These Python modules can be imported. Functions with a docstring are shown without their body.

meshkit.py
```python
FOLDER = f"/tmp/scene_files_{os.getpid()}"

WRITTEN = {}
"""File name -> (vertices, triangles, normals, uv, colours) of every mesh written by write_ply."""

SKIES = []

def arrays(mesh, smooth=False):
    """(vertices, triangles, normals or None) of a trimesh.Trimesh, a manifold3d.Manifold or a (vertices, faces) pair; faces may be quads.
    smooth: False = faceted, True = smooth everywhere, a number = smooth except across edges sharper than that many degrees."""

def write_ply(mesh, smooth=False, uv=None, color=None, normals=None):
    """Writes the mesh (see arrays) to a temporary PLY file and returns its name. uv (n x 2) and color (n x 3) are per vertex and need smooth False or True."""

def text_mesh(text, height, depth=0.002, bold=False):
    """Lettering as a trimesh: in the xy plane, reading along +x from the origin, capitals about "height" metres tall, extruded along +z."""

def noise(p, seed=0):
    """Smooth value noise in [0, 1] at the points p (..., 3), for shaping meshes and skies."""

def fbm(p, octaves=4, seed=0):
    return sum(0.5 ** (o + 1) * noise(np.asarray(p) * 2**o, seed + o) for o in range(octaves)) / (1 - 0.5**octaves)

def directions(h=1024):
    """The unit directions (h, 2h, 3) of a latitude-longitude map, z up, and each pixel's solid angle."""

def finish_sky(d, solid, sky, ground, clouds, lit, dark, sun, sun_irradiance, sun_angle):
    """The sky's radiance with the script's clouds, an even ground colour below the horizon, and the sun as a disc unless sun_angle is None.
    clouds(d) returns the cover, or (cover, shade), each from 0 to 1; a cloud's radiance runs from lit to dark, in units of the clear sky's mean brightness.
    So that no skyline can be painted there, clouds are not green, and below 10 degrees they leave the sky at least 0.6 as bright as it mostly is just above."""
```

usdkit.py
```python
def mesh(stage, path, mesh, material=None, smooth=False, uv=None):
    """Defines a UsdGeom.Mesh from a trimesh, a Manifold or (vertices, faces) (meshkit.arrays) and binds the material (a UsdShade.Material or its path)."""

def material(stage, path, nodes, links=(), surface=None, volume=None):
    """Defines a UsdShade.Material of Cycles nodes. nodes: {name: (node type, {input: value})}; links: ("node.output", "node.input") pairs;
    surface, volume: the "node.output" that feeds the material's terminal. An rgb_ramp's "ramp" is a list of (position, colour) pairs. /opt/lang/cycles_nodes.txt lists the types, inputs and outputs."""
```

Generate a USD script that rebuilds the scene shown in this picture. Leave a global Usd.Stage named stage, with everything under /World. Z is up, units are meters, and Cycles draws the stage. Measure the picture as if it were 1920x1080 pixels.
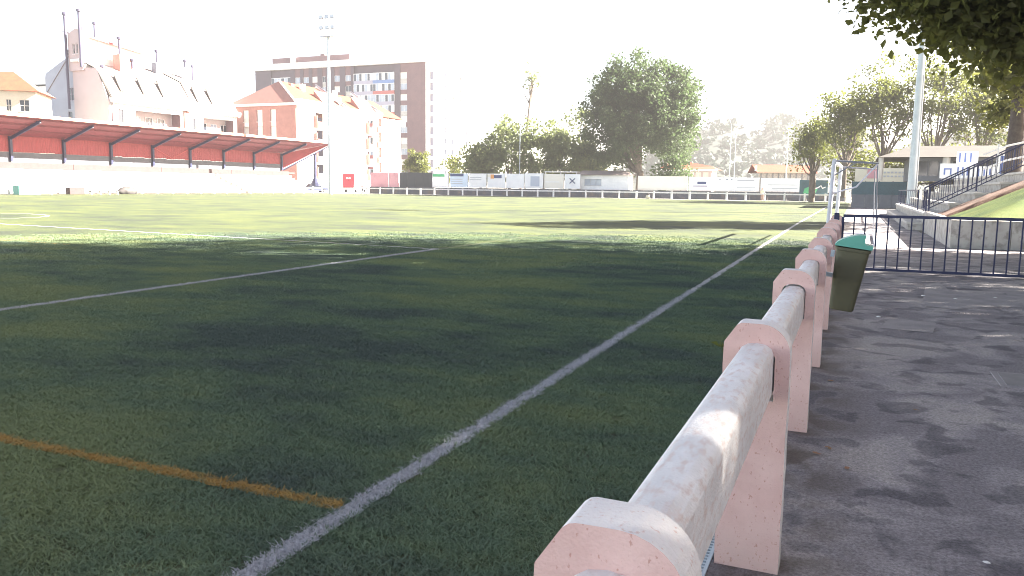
import math, random
import numpy as np, trimesh, manifold3d as m3, shapely.geometry as sg
import usdkit, meshkit
from pxr import Usd, UsdGeom, UsdLux, UsdShade, Gf, Sdf, Vt

stage = Usd.Stage.CreateInMemory()
UsdGeom.SetStageUpAxis(stage, UsdGeom.Tokens.z); UsdGeom.SetStageMetersPerUnit(stage, 1.0)
world = UsdGeom.Xform.Define(stage, '/World'); stage.SetDefaultPrim(world.GetPrim())
UsdGeom.Scope.Define(stage, '/World/Looks')

# ------------------------------------------------------------------ camera, sky, sun, exposure
EXPOSURE = 3.3
SUN_EL, SUN_AZ = math.radians(32.0), math.atan2(.86, .51)      # azimuth = atan2(x, y)
SKY_STRENGTH, SUN_INTENSITY = 0.06, 1.25
HAZE = 0.00032
F, VPX, VPY, ROLL, EYE = 1500.0, 1605.0, 357.0, 0.0122, 1.6
v = np.array([VPX-960, VPY-540, F]); v /= np.linalg.norm(v)
up = np.cross([1, ROLL, 0.0], v); up /= np.linalg.norm(up); up = up if up[1] < 0 else -up
rt = np.cross(v, up); rt = rt if rt[0] > 0 else -rt
Mw = np.array([rt, v, up])
cam = UsdGeom.Camera.Define(stage, '/World/camera')
R_, U_, B_ = Mw[:, 0], -Mw[:, 1], -Mw[:, 2]
cam.AddTransformOp().Set(Gf.Matrix4d(*R_, 0, *U_, 0, *B_, 0, 0, 0, EYE, 1))
cam.CreateHorizontalApertureAttr(36.0); cam.CreateVerticalApertureAttr(20.25)
cam.CreateFocalLengthAttr(36.0*F/1920); cam.CreateClippingRangeAttr(Gf.Vec2f(0.05, 5000))
cam.CreateExposureAttr(EXPOSURE)
sunv = np.array([math.sin(SUN_AZ)*math.cos(SUN_EL), math.cos(SUN_AZ)*math.cos(SUN_EL), math.sin(SUN_EL)])
sky_m = usdkit.material(stage, '/World/Looks/sky_air', {
    's': ('sky_texture', {'sky_type': 'single_scattering', 'sun_disc': False, 'sun_elevation': SUN_EL, 'sun_rotation': SUN_AZ, 'air_density': .5, 'aerosol_density': 1.0}),
    'w': ('mix_color', {'blend_type': 'multiply', 'fac': 1.0, 'b': (1.34, 1.02, .74), 'use_clamp': False}),
    'b': ('background_shader', {'strength': SKY_STRENGTH})}, [('s.color', 'w.a'), ('w.result', 'b.color')], surface='b.background')
dome = UsdLux.DomeLight.Define(stage, '/World/sky')
UsdShade.MaterialBindingAPI.Apply(dome.GetPrim()).Bind(sky_m)
dome.GetPrim().SetCustomDataByKey('kind', 'structure')
sun = UsdLux.DistantLight.Define(stage, '/World/sun')
sun.CreateIntensityAttr(SUN_INTENSITY); sun.CreateAngleAttr(0.5); sun.CreateNormalizeAttr(True); sun.CreateColorAttr(Gf.Vec3f(1, .93, .82))
zb = sunv; xb = np.cross([0, 0, 1], zb); xb /= np.linalg.norm(xb); yb = np.cross(zb, xb)
sun.AddTransformOp().Set(Gf.Matrix4d(*xb, 0, *yb, 0, *zb, 0, 0, 0, 60, 1))

# ------------------------------------------------------------------ helpers
used = {}
def numbered(path):
    n = used.get(path, -1) + 1; used[path] = n
    return path if n == 0 else f'{path}_{n:03d}'
def P(parent): return '/World' if parent is None else str(parent.GetPath())
def tag(p, label=None, cat=None, group=None, kind=None):
    for k, x in (('label', label), ('category', cat), ('group', group), ('kind', kind)):
        if x: p.SetCustomDataByKey(k, x)
    return p
def obj(name, mesh, m, parent=None, smooth=False, label=None, kind=None):
    p = usdkit.mesh(stage, numbered(P(parent)+'/'+name), mesh, M[m], smooth=smooth).GetPrim()
    return tag(p, label, kind=kind)
def thing(name, label, cat, loc=(0, 0, 0), rz=0, group=None):
    x = UsdGeom.Xform.Define(stage, numbered('/World/'+name))
    x.AddTranslateOp().Set(Gf.Vec3d(*map(float, loc))); x.AddRotateZOp().Set(float(rz))
    return tag(x.GetPrim(), label, cat, group)
def dup(root, loc, rz=0, label=None, group=None, scale=None):
    was = root.GetCustomData(); base = root.GetName().rstrip('0123456789').rstrip('_')
    x = UsdGeom.Xform.Define(stage, numbered('/World/'+base))
    x.GetPrim().GetReferences().AddInternalReference(root.GetPath()); x.GetPrim().SetInstanceable(True)
    x.ClearXformOpOrder()
    x.AddTranslateOp(opSuffix='at').Set(Gf.Vec3d(*map(float, loc))); x.AddRotateZOp(opSuffix='turn').Set(float(rz))
    if scale: x.AddScaleOp(opSuffix='size').Set(Gf.Vec3f(*map(float, scale)))
    return tag(x.GetPrim(), label or was['label'], was['category'], group or was.get('group'))

class MB:
    """collects shapes into one mesh"""
    def __init__(s): s.v, s.f, s.n = [], [], 0
    def add(s, v, f):
        v = np.asarray(v, float); f = np.asarray(f, int)
        if f.shape[1] == 4: f = np.vstack([f[:, [0, 1, 2]], f[:, [0, 2, 3]]])
        s.v.append(v); s.f.append(f+s.n); s.n += len(v); return s
    def tm(s, t): return s.add(t.vertices, t.faces)
    def box(s, a, b):
        (x0, y0, z0), (x1, y1, z1) = np.minimum(a, b), np.maximum(a, b)
        return s.add([(x0,y0,z0),(x1,y0,z0),(x1,y1,z0),(x0,y1,z0),(x0,y0,z1),(x1,y0,z1),(x1,y1,z1),(x0,y1,z1)],
                     [(0,3,2,1),(4,5,6,7),(0,1,5,4),(1,2,6,5),(2,3,7,6),(3,0,4,7)])
    def bar(s, p, q, w, h=None):
        p, q = np.array(p, float), np.array(q, float); h = h or w
        d = q-p; d /= np.linalg.norm(d); a = np.cross(d, [0, 0, 1])
        a = np.array([1., 0, 0]) if np.linalg.norm(a) < 1e-6 else a/np.linalg.norm(a); b = np.cross(a, d)
        c = [a*w/2*i+b*h/2*j for i, j in ((-1,-1),(1,-1),(1,1),(-1,1))]
        return s.add([p+k for k in c]+[q+k for k in c], [(0,1,2,3),(7,6,5,4),(0,4,5,1),(1,5,6,2),(2,6,7,3),(3,7,4,0)])
    def tube(s, pts, rad, n=8, cap=True):
        pts = np.asarray(pts, float); rad = np.broadcast_to(rad, len(pts)); vs = []
        for i, p in enumerate(pts):
            d = pts[min(i+1, len(pts)-1)]-pts[max(i-1, 0)]; d /= np.linalg.norm(d)+1e-12
            a = np.cross(d, [0, 0, 1.]) if abs(d[2]) < .95 else np.cross(d, [1., 0, 0]); a /= np.linalg.norm(a); b = np.cross(d, a)
            t = np.arange(n)*2*np.pi/n
            vs.append(p+rad[i]*(np.cos(t)[:, None]*a+np.sin(t)[:, None]*b))
        f = [(i*n+j, i*n+(j+1) % n, (i+1)*n+(j+1) % n, (i+1)*n+j) for i in range(len(pts)-1) for j in range(n)]
        k = len(pts)*n; vs = np.vstack(vs+[pts[:1], pts[-1:]])
        f = [(a, b, c) for a, b, c, d in f]+[(a, c, d) for a, b, c, d in f]
        if cap: f += [(k, (j+1) % n, j) for j in range(n)]+[(k+1, k-n+j, k-n+(j+1) % n) for j in range(n)]
        return s.add(vs, f)
    def poly(s, pts):
        k = len(pts); return s.add(pts, [(0, i, i+1) for i in range(1, k-1)])
    def mesh(s): return np.vstack(s.v), np.vstack(s.f)
    def build(s, name, m, parent=None, **k): return obj(name, s.mesh(), m, parent, **k)
def boxm(a, b): return MB().box(a, b).mesh()
def cbox(a, b, ch=.02):
    """box with chamfered edges"""
    a, b = np.minimum(a, b).astype(float), np.maximum(a, b).astype(float); s = []
    for ax in range(3):
        lo, hi = a+ch, b-ch; lo[ax], hi[ax] = a[ax], b[ax]
        s.append(m3.Manifold.cube(hi-lo).translate(lo))
    return m3.Manifold.batch_hull(s)
def plate(ext, holes, axis, at, t):
    """a wall: polygon with openings; axis 'Y' faces -Y at Y=at (u = X), axis 'X' faces +X at X=at (u = Y); thickness goes inwards"""
    p = sg.Polygon(ext)
    for h in holes: p = p.difference(sg.box(h[0], h[2], h[1], h[3]))
    g = trimesh.util.concatenate([trimesh.creation.extrude_polygon(q, t, engine='earcut') for q in getattr(p, 'geoms', [p])])
    u, z, d = np.array(g.vertices).T
    vv = np.c_[u, at+d, z] if axis == 'Y' else np.c_[at-d, u, z]
    return vv, np.array(g.faces)[:, ::-1]
def slab(axis, at, d0, d1, u0, u1, z0, z1):
    """a box standing in a wall plane; d counts inwards"""
    return boxm((u0, at+d0, z0), (u1, at+d1, z1)) if axis == 'Y' else boxm((at-d1, u0, z0), (at-d0, u1, z1))
def window(parent, axis, at, h, pane='pane_dark', frame='white_paint', nu=2, nz=1, dep=.16, sill=True, fw=.06, name='window'):
    u0, u1, z0, z1 = h; b = MB()
    def s(*a): v_, f_ = slab(axis, at, dep-.05, dep+.03, *a); b.add(v_, f_)
    s(u0, u0+fw, z0, z1); s(u1-fw, u1, z0, z1); s(u0+fw, u1-fw, z0, z0+fw); s(u0+fw, u1-fw, z1-fw, z1)
    for i in range(1, nu): uu = u0+(u1-u0)*i/nu; s(uu-fw/2, uu+fw/2, z0+fw, z1-fw)
    for i in range(1, nz):
        zz = z0+(z1-z0)*i/nz
        for k in range(nu): s(u0+(u1-u0)*k/nu+fw, u0+(u1-u0)*(k+1)/nu-fw, zz-fw/2, zz+fw/2)
    w = b.build(name, frame, parent)
    obj('pane', slab(axis, at, dep+.035, dep+.06, u0, u1, z0, z1), pane, w)
    if sill: obj('sill', slab(axis, at, -.05, dep-.055, u0-.05, u1+.05, z0-.09, z0-.003), frame, w)
    return w

# ------------------------------------------------------------------ materials
M = {}
def mat(name, c, c2=None, scale=4, rough=.75, bump=0, bscale=60, metallic=0, spec=.4, detail=5, lo=.35, hi=.65, c3=None, s3=None, vec=(1, 1, 1)):
    n = {'g': ('geometry', {}), 'p': ('principled_bsdf', {'base_color': c, 'roughness': rough, 'metallic': metallic, 'specular_ior_level': spec})}; l = []
    if c2:
        n['mp'] = ('mapping', {'scale': vec}); n['no'] = ('noise_texture', {'scale': scale, 'detail': detail, 'roughness': .6})
        n['r'] = ('rgb_ramp', {'ramp': [(0, c), (lo, c), (hi, c2), (1, c2)]})
        l += [('g.position', 'mp.vector'), ('mp.vector', 'no.vector'), ('no.fac', 'r.fac')]; last = 'r.color'
        if c3:
            n['n3'] = ('noise_texture', {'scale': s3, 'detail': 3}); n['m3'] = ('map_range', {'from_min': .5, 'from_max': .68, 'clamp': True})
            n['x'] = ('mix_color', {'b': c3})
            l += [('mp.vector', 'n3.vector'), ('n3.fac', 'm3.value'), ('m3.result', 'x.fac'), (last, 'x.a')]; last = 'x.result'
        l.append((last, 'p.base_color'))
    if bump:
        n['bn'] = ('noise_texture', {'scale': bscale, 'detail': 4}); n['bu'] = ('bump', {'strength': bump, 'distance': .02})
        l += [('g.position', 'bn.vector'), ('bn.fac', 'bu.height'), ('bu.normal', 'p.normal')]
    M[name] = usdkit.material(stage, '/World/Looks/'+name, n, l, surface='p.BSDF')
def leafmat(name, ramp, trans=.35):
    M[name] = usdkit.material(stage, '/World/Looks/'+name, {
        'g': ('geometry', {}), 'r': ('rgb_ramp', {'ramp': ramp}), 'no': ('noise_texture', {'scale': .45, 'detail': 2}),
        'm': ('math', {'math_type': 'multiply_add', 'value2': .55, 'value3': 0}), 'm2': ('math', {'math_type': 'multiply_add', 'value2': .6}),
        'd': ('principled_bsdf', {'roughness': .5, 'specular_ior_level': .35}), 't': ('translucent_bsdf', {}), 'br': ('hsv', {'value': 1.5, 'saturation': 1.1}),
        'x': ('mix_closure', {'fac': trans})},
        [('g.position', 'no.vector'), ('no.fac', 'm.value1'), ('g.random_per_island', 'm2.value1'), ('m.value', 'm2.value3'), ('m2.value', 'r.fac'),
         ('r.color', 'd.base_color'), ('r.color', 'br.color'), ('br.color', 't.color'), ('d.BSDF', 'x.closure1'), ('t.BSDF', 'x.closure2')], surface='x.closure')

mat('pink_concrete', (.62, .38, .33), (.67, .43, .375), 3, .85, .35, 90, c3=(.54, .31, .26), s3=45)
mat('rail_paint', (.74, .72, .71), (.88, .86, .85), 14, .5, .3, 120, c3=(.72, .62, .58), s3=45, vec=(1, .4, 1))
mat('white_paint', (.78, .78, .78), (.70, .70, .71), 3, .6)
mat('white_rail', (.80, .79, .78), (.68, .66, .64), 5, .7)
mat('concrete', (.42, .40, .37), (.33, .31, .29), 2.5, .9, .3, 40, c3=(.24, .22, .20), s3=5)
mat('concrete_light', (.50, .48, .45), (.40, .38, .35), 1.5, .9, .2, 30)
mat('concrete_pinkish', (.085, .056, .057), (.07, .048, .05), 1.5, .9)  # colour kept dark to stand in for roof shade on the stand parapet
mat('concrete_grey', (.15, .16, .185), (.125, .135, .155), 1.2, .9)
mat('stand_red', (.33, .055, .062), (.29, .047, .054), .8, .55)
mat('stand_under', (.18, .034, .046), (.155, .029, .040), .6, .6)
mat('fascia', (.62, .30, .22), (.55, .26, .2), .8, .6)
mat('navy_steel', (.022, .026, .065), (.030, .034, .08), 8, .4)
mat('galv', (.42, .47, .50), (.36, .41, .45), 2, .45, metallic=.3)
mat('galv_dark', (.18, .19, .23), None, 2, .5)
mat('flue_grey', (.07, .065, .11), None, 2, .5)
mat('goal_paint', (.62, .62, .70), (.52, .52, .60), 5, .5)
mat('wall_white', (.80, .79, .76), (.72, .71, .69), .5, .85)
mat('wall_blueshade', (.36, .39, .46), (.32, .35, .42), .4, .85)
mat('wall_cream', (.66, .62, .50), (.60, .56, .46), .5, .85)
mat('wall_pinkwhite', (.50, .42, .42), (.46, .39, .39), .4, .85)
mat('roof_orange', (.25, .062, .030), (.19, .048, .026), 1.2, .8, .6, 12)
mat('roof_brown', (.24, .12, .10), (.19, .10, .085), 1.2, .8, .5, 12)
mat('roof_pale', (.30, .25, .235), (.25, .205, .195), .5, .85)
mat('roof_grey', (.065, .058, .052), (.05, .045, .042), .6, .85)  # darkened so the pavilion roof looks shaded by trees
mat('brick_salmon', (.33, .165, .142), (.29, .142, .122), 1.4, .9, .4, 15)
mat('brick_dark', (.105, .080, .100), (.09, .070, .088), .8, .9, .4, 15)
mat('brick_mauve', (.180, .105, .112), (.15, .09, .098), .6, .9, .4, 15)
mat('panel_blue', (.14, .22, .42)); mat('panel_red', (.42, .13, .12)); mat('panel_lilac', (.36, .34, .42))
mat('pane_dark', (.03, .035, .05), None, rough=.12, spec=.6)
mat('pane_pale', (.40, .45, .52), (.28, .33, .42), .7, rough=.2, spec=.6)
mat('shutter', (.74, .71, .66), (.66, .63, .59), 3, .7)
mat('bin_body', (.105, .098, .055), (.090, .084, .047), 6, .5, .15, 80)
mat('bin_lid', (.10, .33, .25), (.12, .37, .285), 6, .42)
mat('red_paint', (.42, .03, .05), None, rough=.3); mat('van_white', (.75, .74, .73), None, rough=.35)
mat('rubber', (.02, .02, .022), None, rough=.8); mat('chrome', (.5, .5, .52), None, rough=.3, metallic=.8)
mat('car_paint', (.06, .07, .12), None, rough=.3)
mat('black_panel', (.035, .04, .05), (.03, .035, .045), 2, .7)
mat('kick_dark', (.10, .105, .125), (.065, .068, .082), .35, .9, c3=(.13, .11, .10), s3=.9)
mat('teal_panel', (.035, .085, .11), (.045, .10, .125), 1.5, .7)
mat('green_panel', (.02, .13, .08), (.025, .09, .10), .7, .6)
mat('board_white', (.78, .79, .80), (.72, .73, .75), 1.2, .6); mat('board_cream', (.72, .69, .62), None, rough=.6)
mat('board_blue', (.55, .65, .78), None, rough=.6); mat('board_greyblue', (.38, .43, .52), None, rough=.6)
mat('ink_navy', (.05, .07, .16)); mat('ink_green', (.08, .40, .18)); mat('ink_orange', (.65, .30, .10)); mat('ink_grey', (.40, .42, .46)); mat('ink_red', (.5, .1, .1)); mat('ink_blue', (.12, .17, .40)); mat('ink_rose', (.52, .26, .30))
mat('pink_panel', (.62, .33, .36), (.56, .29, .33), .6, .7)
mat('bark', (.10, .08, .065), (.16, .13, .11), 4, .9, .8, 18)
mat('dry_leaf', (.30, .14, .08), (.24, .15, .07), 30, .7)
mat('bark_dark', (.055, .042, .04), (.085, .07, .062), 4, .9, .8, 18)
mat('bark_pale', (.17, .13, .11), (.25, .20, .17), 3, .9, .6, 14)
mat('soil', (.16, .085, .06), (.11, .06, .045), 3, .95, .6, 20, c3=(.22, .13, .09), s3=9)
mat('hill_green', (.010, .018, .016), (.018, .026, .020), .018, .95, detail=8, c3=(.034, .038, .030), s3=.012)
mat('earth', (.14, .13, .10), (.18, .165, .13), .3, .95)
mat('skin', (.45, .27, .20)); mat('cloth_pink', (.55, .32, .33)); mat('cloth_cream', (.62, .56, .42)); mat('cloth_dark', (.04, .04, .05)); mat('hair_dark', (.025, .02, .02)); mat('cloth_brown', (.22, .15, .12))
mat('litter_white', (.75, .74, .72)); mat('dark_cloth', (.05, .045, .045)); mat('teal_box', (.12, .30, .28))
leafmat('leaf_big', [(0, (.046, .072, .036)), (.5, (.072, .100, .042)), (.85, (.130, .150, .046)), (1, (.26, .25, .065))], .42)
leafmat('leaf_bush', [(0, (.11, .135, .062)), (.5, (.16, .185, .08)), (1, (.28, .26, .10))], .5)
leafmat('leaf_near', [(0, (.085, .085, .040)), (.45, (.13, .14, .045)), (.75, (.25, .24, .05)), (1, (.55, .46, .07))], .58)
leafmat('leaf_autumn', [(0, (.075, .09, .032)), (.5, (.125, .135, .042)), (1, (.26, .19, .07))], .5)
leafmat('leaf_yellow', [(0, (.075, .095, .025)), (.5, (.14, .15, .04)), (1, (.26, .22, .06))], .4)
leafmat('leaf_hill', [(0, (.018, .032, .026)), (1, (.04, .055, .036))], .2)

# posts: pink faces, white painted edges with chips
M['post_paint'] = usdkit.material(stage, '/World/Looks/post_paint', {
    'g': ('geometry', {}), 'sx': ('separate_xyz', {}), 'ab': ('math', {'math_type': 'absolute'}), 'mr': ('map_range', {'from_min': .55, 'from_max': .75, 'to_min': 1, 'to_max': 0, 'clamp': True}),
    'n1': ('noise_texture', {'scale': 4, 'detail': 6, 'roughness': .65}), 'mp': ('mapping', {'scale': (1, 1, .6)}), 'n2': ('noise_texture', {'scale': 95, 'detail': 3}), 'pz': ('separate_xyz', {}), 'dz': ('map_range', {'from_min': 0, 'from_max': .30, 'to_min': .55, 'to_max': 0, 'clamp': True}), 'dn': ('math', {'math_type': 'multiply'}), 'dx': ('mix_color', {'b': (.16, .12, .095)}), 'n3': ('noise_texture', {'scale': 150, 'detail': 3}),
    'r1': ('rgb_ramp', {'ramp': [(0, (.55, .33, .28)), (.4, (.66, .43, .38)), (.6, (.73, .50, .445)), (1, (.78, .57, .515))]}),
    'r2': ('rgb_ramp', {'ramp': [(0, (.62, .48, .43)), (.30, (.76, .63, .58)), (.36, (1, 1, 1)), (1, (1, 1, 1))]}),
    'rw': ('rgb_ramp', {'ramp': [(0, (.62, .44, .39)), (.29, (.70, .55, .50)), (.37, (.80, .76, .74)), (1, (.84, .82, .80))]}),
    'm': ('mix_color', {'blend_type': 'multiply', 'fac': 1.0}), 'x': ('mix_color', {}), 'bu': ('bump', {'strength': .4, 'distance': .01}), 'p': ('principled_bsdf', {'roughness': .85, 'specular_ior_level': .3})},
    [('g.true_normal', 'sx.vector'), ('sx.y', 'ab.value1'), ('ab.value', 'mr.value'), ('g.position', 'n1.vector'), ('g.position', 'mp.vector'), ('mp.vector', 'n2.vector'), ('g.position', 'n3.vector'), ('g.position', 'pz.vector'), ('pz.z', 'dz.value'), ('dz.result', 'dn.value1'), ('n1.fac', 'dn.value2'), ('n1.fac', 'r1.fac'), ('n2.fac', 'r2.fac'), ('n2.fac', 'rw.fac'),
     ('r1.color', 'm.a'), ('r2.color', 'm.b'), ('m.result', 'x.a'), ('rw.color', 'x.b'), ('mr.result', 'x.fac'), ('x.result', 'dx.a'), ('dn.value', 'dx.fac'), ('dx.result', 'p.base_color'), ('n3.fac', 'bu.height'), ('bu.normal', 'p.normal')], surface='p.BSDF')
# turf: matted blades, worn and yellowed in long patches (colour only)
def turf(name, dark, mid, light, bump):
    M[name] = usdkit.material(stage, '/World/Looks/'+name, {
        'g': ('geometry', {}), 'mp': ('mapping', {'scale': (.55, 1.0, 1.0), 'rotation': (0, 0, .25)}),
        'a': ('noise_texture', {'scale': .75, 'detail': 7, 'roughness': .62}), 'b': ('noise_texture', {'scale': .22, 'detail': 3}),
        'f': ('noise_texture', {'scale': 95, 'detail': 3, 'roughness': .7}), 'mf': ('map_range', {'from_min': 0 if bump == 0 else .28, 'from_max': 1 if bump == 0 else .72, 'to_min': .45, 'to_max': 1.55, 'clamp': True}),
        's': ('math', {'math_type': 'multiply_add', 'value2': .6, 'value3': .2}), 'r': ('rgb_ramp', {'ramp': [(0, dark), (.42, dark), (.50, mid), (.59, light), (1, light)]}),
        'av': ('math', {'math_type': 'multiply_add', 'value2': .6}), 'h': ('math', {'math_type': 'multiply', 'value2': .4}),
        'v': ('mix_color', {'blend_type': 'multiply', 'fac': 1.0}), 'cc': ('combine_xyz', {}),
        'bu': ('bump', {'strength': bump, 'distance': .02}), 'p': ('principled_bsdf', {'roughness': .75, 'specular_ior_level': .25})},
        [('g.position', 'mp.vector'), ('mp.vector', 'a.vector'), ('g.position', 'b.vector'), ('g.position', 'f.vector'), ('g.random_per_island' if bump == 0 else 'f.fac', 'mf.value'),
         ('b.fac', 'h.value1'), ('a.fac', 'av.value1'), ('h.value', 'av.value3'), ('av.value', 'r.fac'),
         ('mf.result', 'cc.x'), ('mf.result', 'cc.y'), ('mf.result', 'cc.z'), ('r.color', 'v.a'), ('cc.vector', 'v.b'), ('v.result', 'p.base_color'),
         ('f.fac', 'bu.height'), ('bu.normal', 'p.normal')], surface='p.BSDF')
turf('turf', (.046, .056, .038), (.066, .082, .040), (.092, .106, .042), .9)
turf('turf_blade', (.200, .270, .225), (.300, .425, .260), (.43, .53, .26), 0)
turf('bank_grass', (.045, .075, .018), (.07, .105, .022), (.105, .13, .03), .8)
mat('line_white', (.26, .27, .28), (.42, .42, .44), 70, .8, .6, 90)
mat('line_yellow', (.34, .18, .03), (.48, .27, .05), 50, .8, .6, 90)
mat('blade_white', (.34, .34, .37), (.56, .56, .59), 60, .8)
mat('blade_yellow', (.33, .20, .06), (.43, .27, .075), 40, .8)
# asphalt with worn pale areas and dark damp-looking stains
M['asphalt'] = usdkit.material(stage, '/World/Looks/asphalt', {
    'g': ('geometry', {}), 'a': ('noise_texture', {'scale': .9, 'detail': 6, 'roughness': .6, 'distortion': .6}), 'b': ('noise_texture', {'scale': 2.7, 'detail': 5, 'distortion': .4}),
    'f': ('noise_texture', {'scale': 52, 'detail': 4, 'roughness': .9}), 'vo': ('noise_texture', {'scale': 60, 'detail': 2}),
    'r': ('rgb_ramp', {'ramp': [(0, (.185, .168, .180)), (.45, (.20, .182, .192)), (.51, (.27, .248, .255)), (.58, (.34, .31, .302)), (1, (.42, .375, .34))]}),
    'r2': ('rgb_ramp', {'ramp': [(0, (.50, .50, .54)), (.40, (.58, .58, .61)), (.46, (1, 1, 1)), (1, (1, 1, 1))]}),
    'mf': ('map_range', {'from_min': .3, 'from_max': .7, 'to_min': .25, 'to_max': 1.8, 'clamp': True}), 'cc': ('combine_xyz', {}),
    'x': ('mix_color', {'blend_type': 'multiply', 'fac': 1.0}), 'y': ('mix_color', {'blend_type': 'multiply', 'fac': .8}),
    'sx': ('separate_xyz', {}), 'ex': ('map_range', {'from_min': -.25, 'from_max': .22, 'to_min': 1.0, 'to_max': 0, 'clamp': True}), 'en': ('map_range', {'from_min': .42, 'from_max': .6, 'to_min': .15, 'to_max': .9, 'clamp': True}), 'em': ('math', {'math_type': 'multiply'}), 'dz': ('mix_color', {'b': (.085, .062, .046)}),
    'bu': ('bump', {'strength': .8, 'distance': .012}), 'p': ('principled_bsdf', {'roughness': .8, 'specular_ior_level': .35})},
    [('g.position', 'a.vector'), ('g.position', 'b.vector'), ('g.position', 'f.vector'), ('g.position', 'vo.vector'), ('a.fac', 'r.fac'), ('b.fac', 'r2.fac'),
     ('r.color', 'x.a'), ('r2.color', 'x.b'), ('f.fac', 'mf.value'), ('mf.result', 'cc.x'), ('mf.result', 'cc.y'), ('mf.result', 'cc.z'),
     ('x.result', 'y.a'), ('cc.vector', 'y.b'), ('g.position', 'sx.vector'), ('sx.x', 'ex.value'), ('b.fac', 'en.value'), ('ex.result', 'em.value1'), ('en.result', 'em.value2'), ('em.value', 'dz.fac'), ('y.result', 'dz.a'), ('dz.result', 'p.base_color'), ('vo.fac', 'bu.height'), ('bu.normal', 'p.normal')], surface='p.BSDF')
mat('asphalt_patch', (.33, .305, .305), (.25, .232, .236), 3, .85, .4, 70)
mat('cover_plate', (.25, .235, .235), (.20, .19, .19), 5, .7, .4, 50)

# ------------------------------------------------------------------ ground, field, path, bank
def sheet(name, pts, z, m, parent=None, kind='structure', **k):
    from shapely.geometry import Polygon
    vv, ff = trimesh.creation.triangulate_polygon(Polygon(pts), engine='earcut')
    vv = np.c_[vv, np.full(len(vv), z)]
    n = np.cross(vv[ff[:, 1]]-vv[ff[:, 0]], vv[ff[:, 2]]-vv[ff[:, 0]])[:, 2]
    ff = np.where((n < 0)[:, None], ff[:, ::-1], ff)
    return obj(name, (vv, ff), m, parent, kind=kind, **k)
sheet('ground', [(-1500, -600), (1500, -600), (1500, 1800), (-1500, 1800)], -.004, 'earth')
RX = -0.335
field = sheet('football_pitch', [(-86.2, -25), (-.62, -25), (-.62, 117.6), (-86.2, 117.6)], .002, 'turf')
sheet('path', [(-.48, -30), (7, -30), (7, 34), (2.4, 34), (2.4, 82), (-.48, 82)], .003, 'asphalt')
sheet('far_walkway', [(-86, 117.9), (8, 117.9), (8, 140), (-140, 165), (-140, 119)], .003, 'concrete_light')
def line(name, pts, w, m, z, lab=None):
    from shapely.geometry import LineString
    rng = np.random.default_rng(len(pts)+int(w*1000)); q = LineString(pts); L = q.length; k = int(min(900, max(20, L/.06)))
    c = np.array([q.interpolate(t*L/k).coords[0] for t in range(k+1)]); d = np.gradient(c, axis=0); d /= np.linalg.norm(d, axis=1)[:, None]
    nrm = np.c_[-d[:, 1], d[:, 0]]; a = c+nrm*(w/2+rng.normal(0, .006, k+1))[:, None]; b = c-nrm*(w/2+rng.normal(0, .006, k+1))[:, None]
    vv = np.c_[np.vstack([a, b]), np.full(2*k+2, z)]; n = k+1
    ff = [(i, i+n, i+n+1) for i in range(k)]+[(i, i+n+1, i+1) for i in range(k)]
    return obj(name, (vv, np.array(ff)), m, kind='structure')
touch = line('white_touchline', [(-2.10, -10), (-2.255, 10), (-2.46, 40), (-2.46, 116)], .115, 'line_white', .006)
line('white_box_line', [(-9.6, 1), (-9.6, 17.75)], .11, 'line_white', .006)
line('white_box_line', [(-9.6, 17.8), (-20, 18.8), (-31, 19.9)], .12, 'line_white', .0062)
cx, cy, r0 = -36.8, 23.2, 3.4
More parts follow.
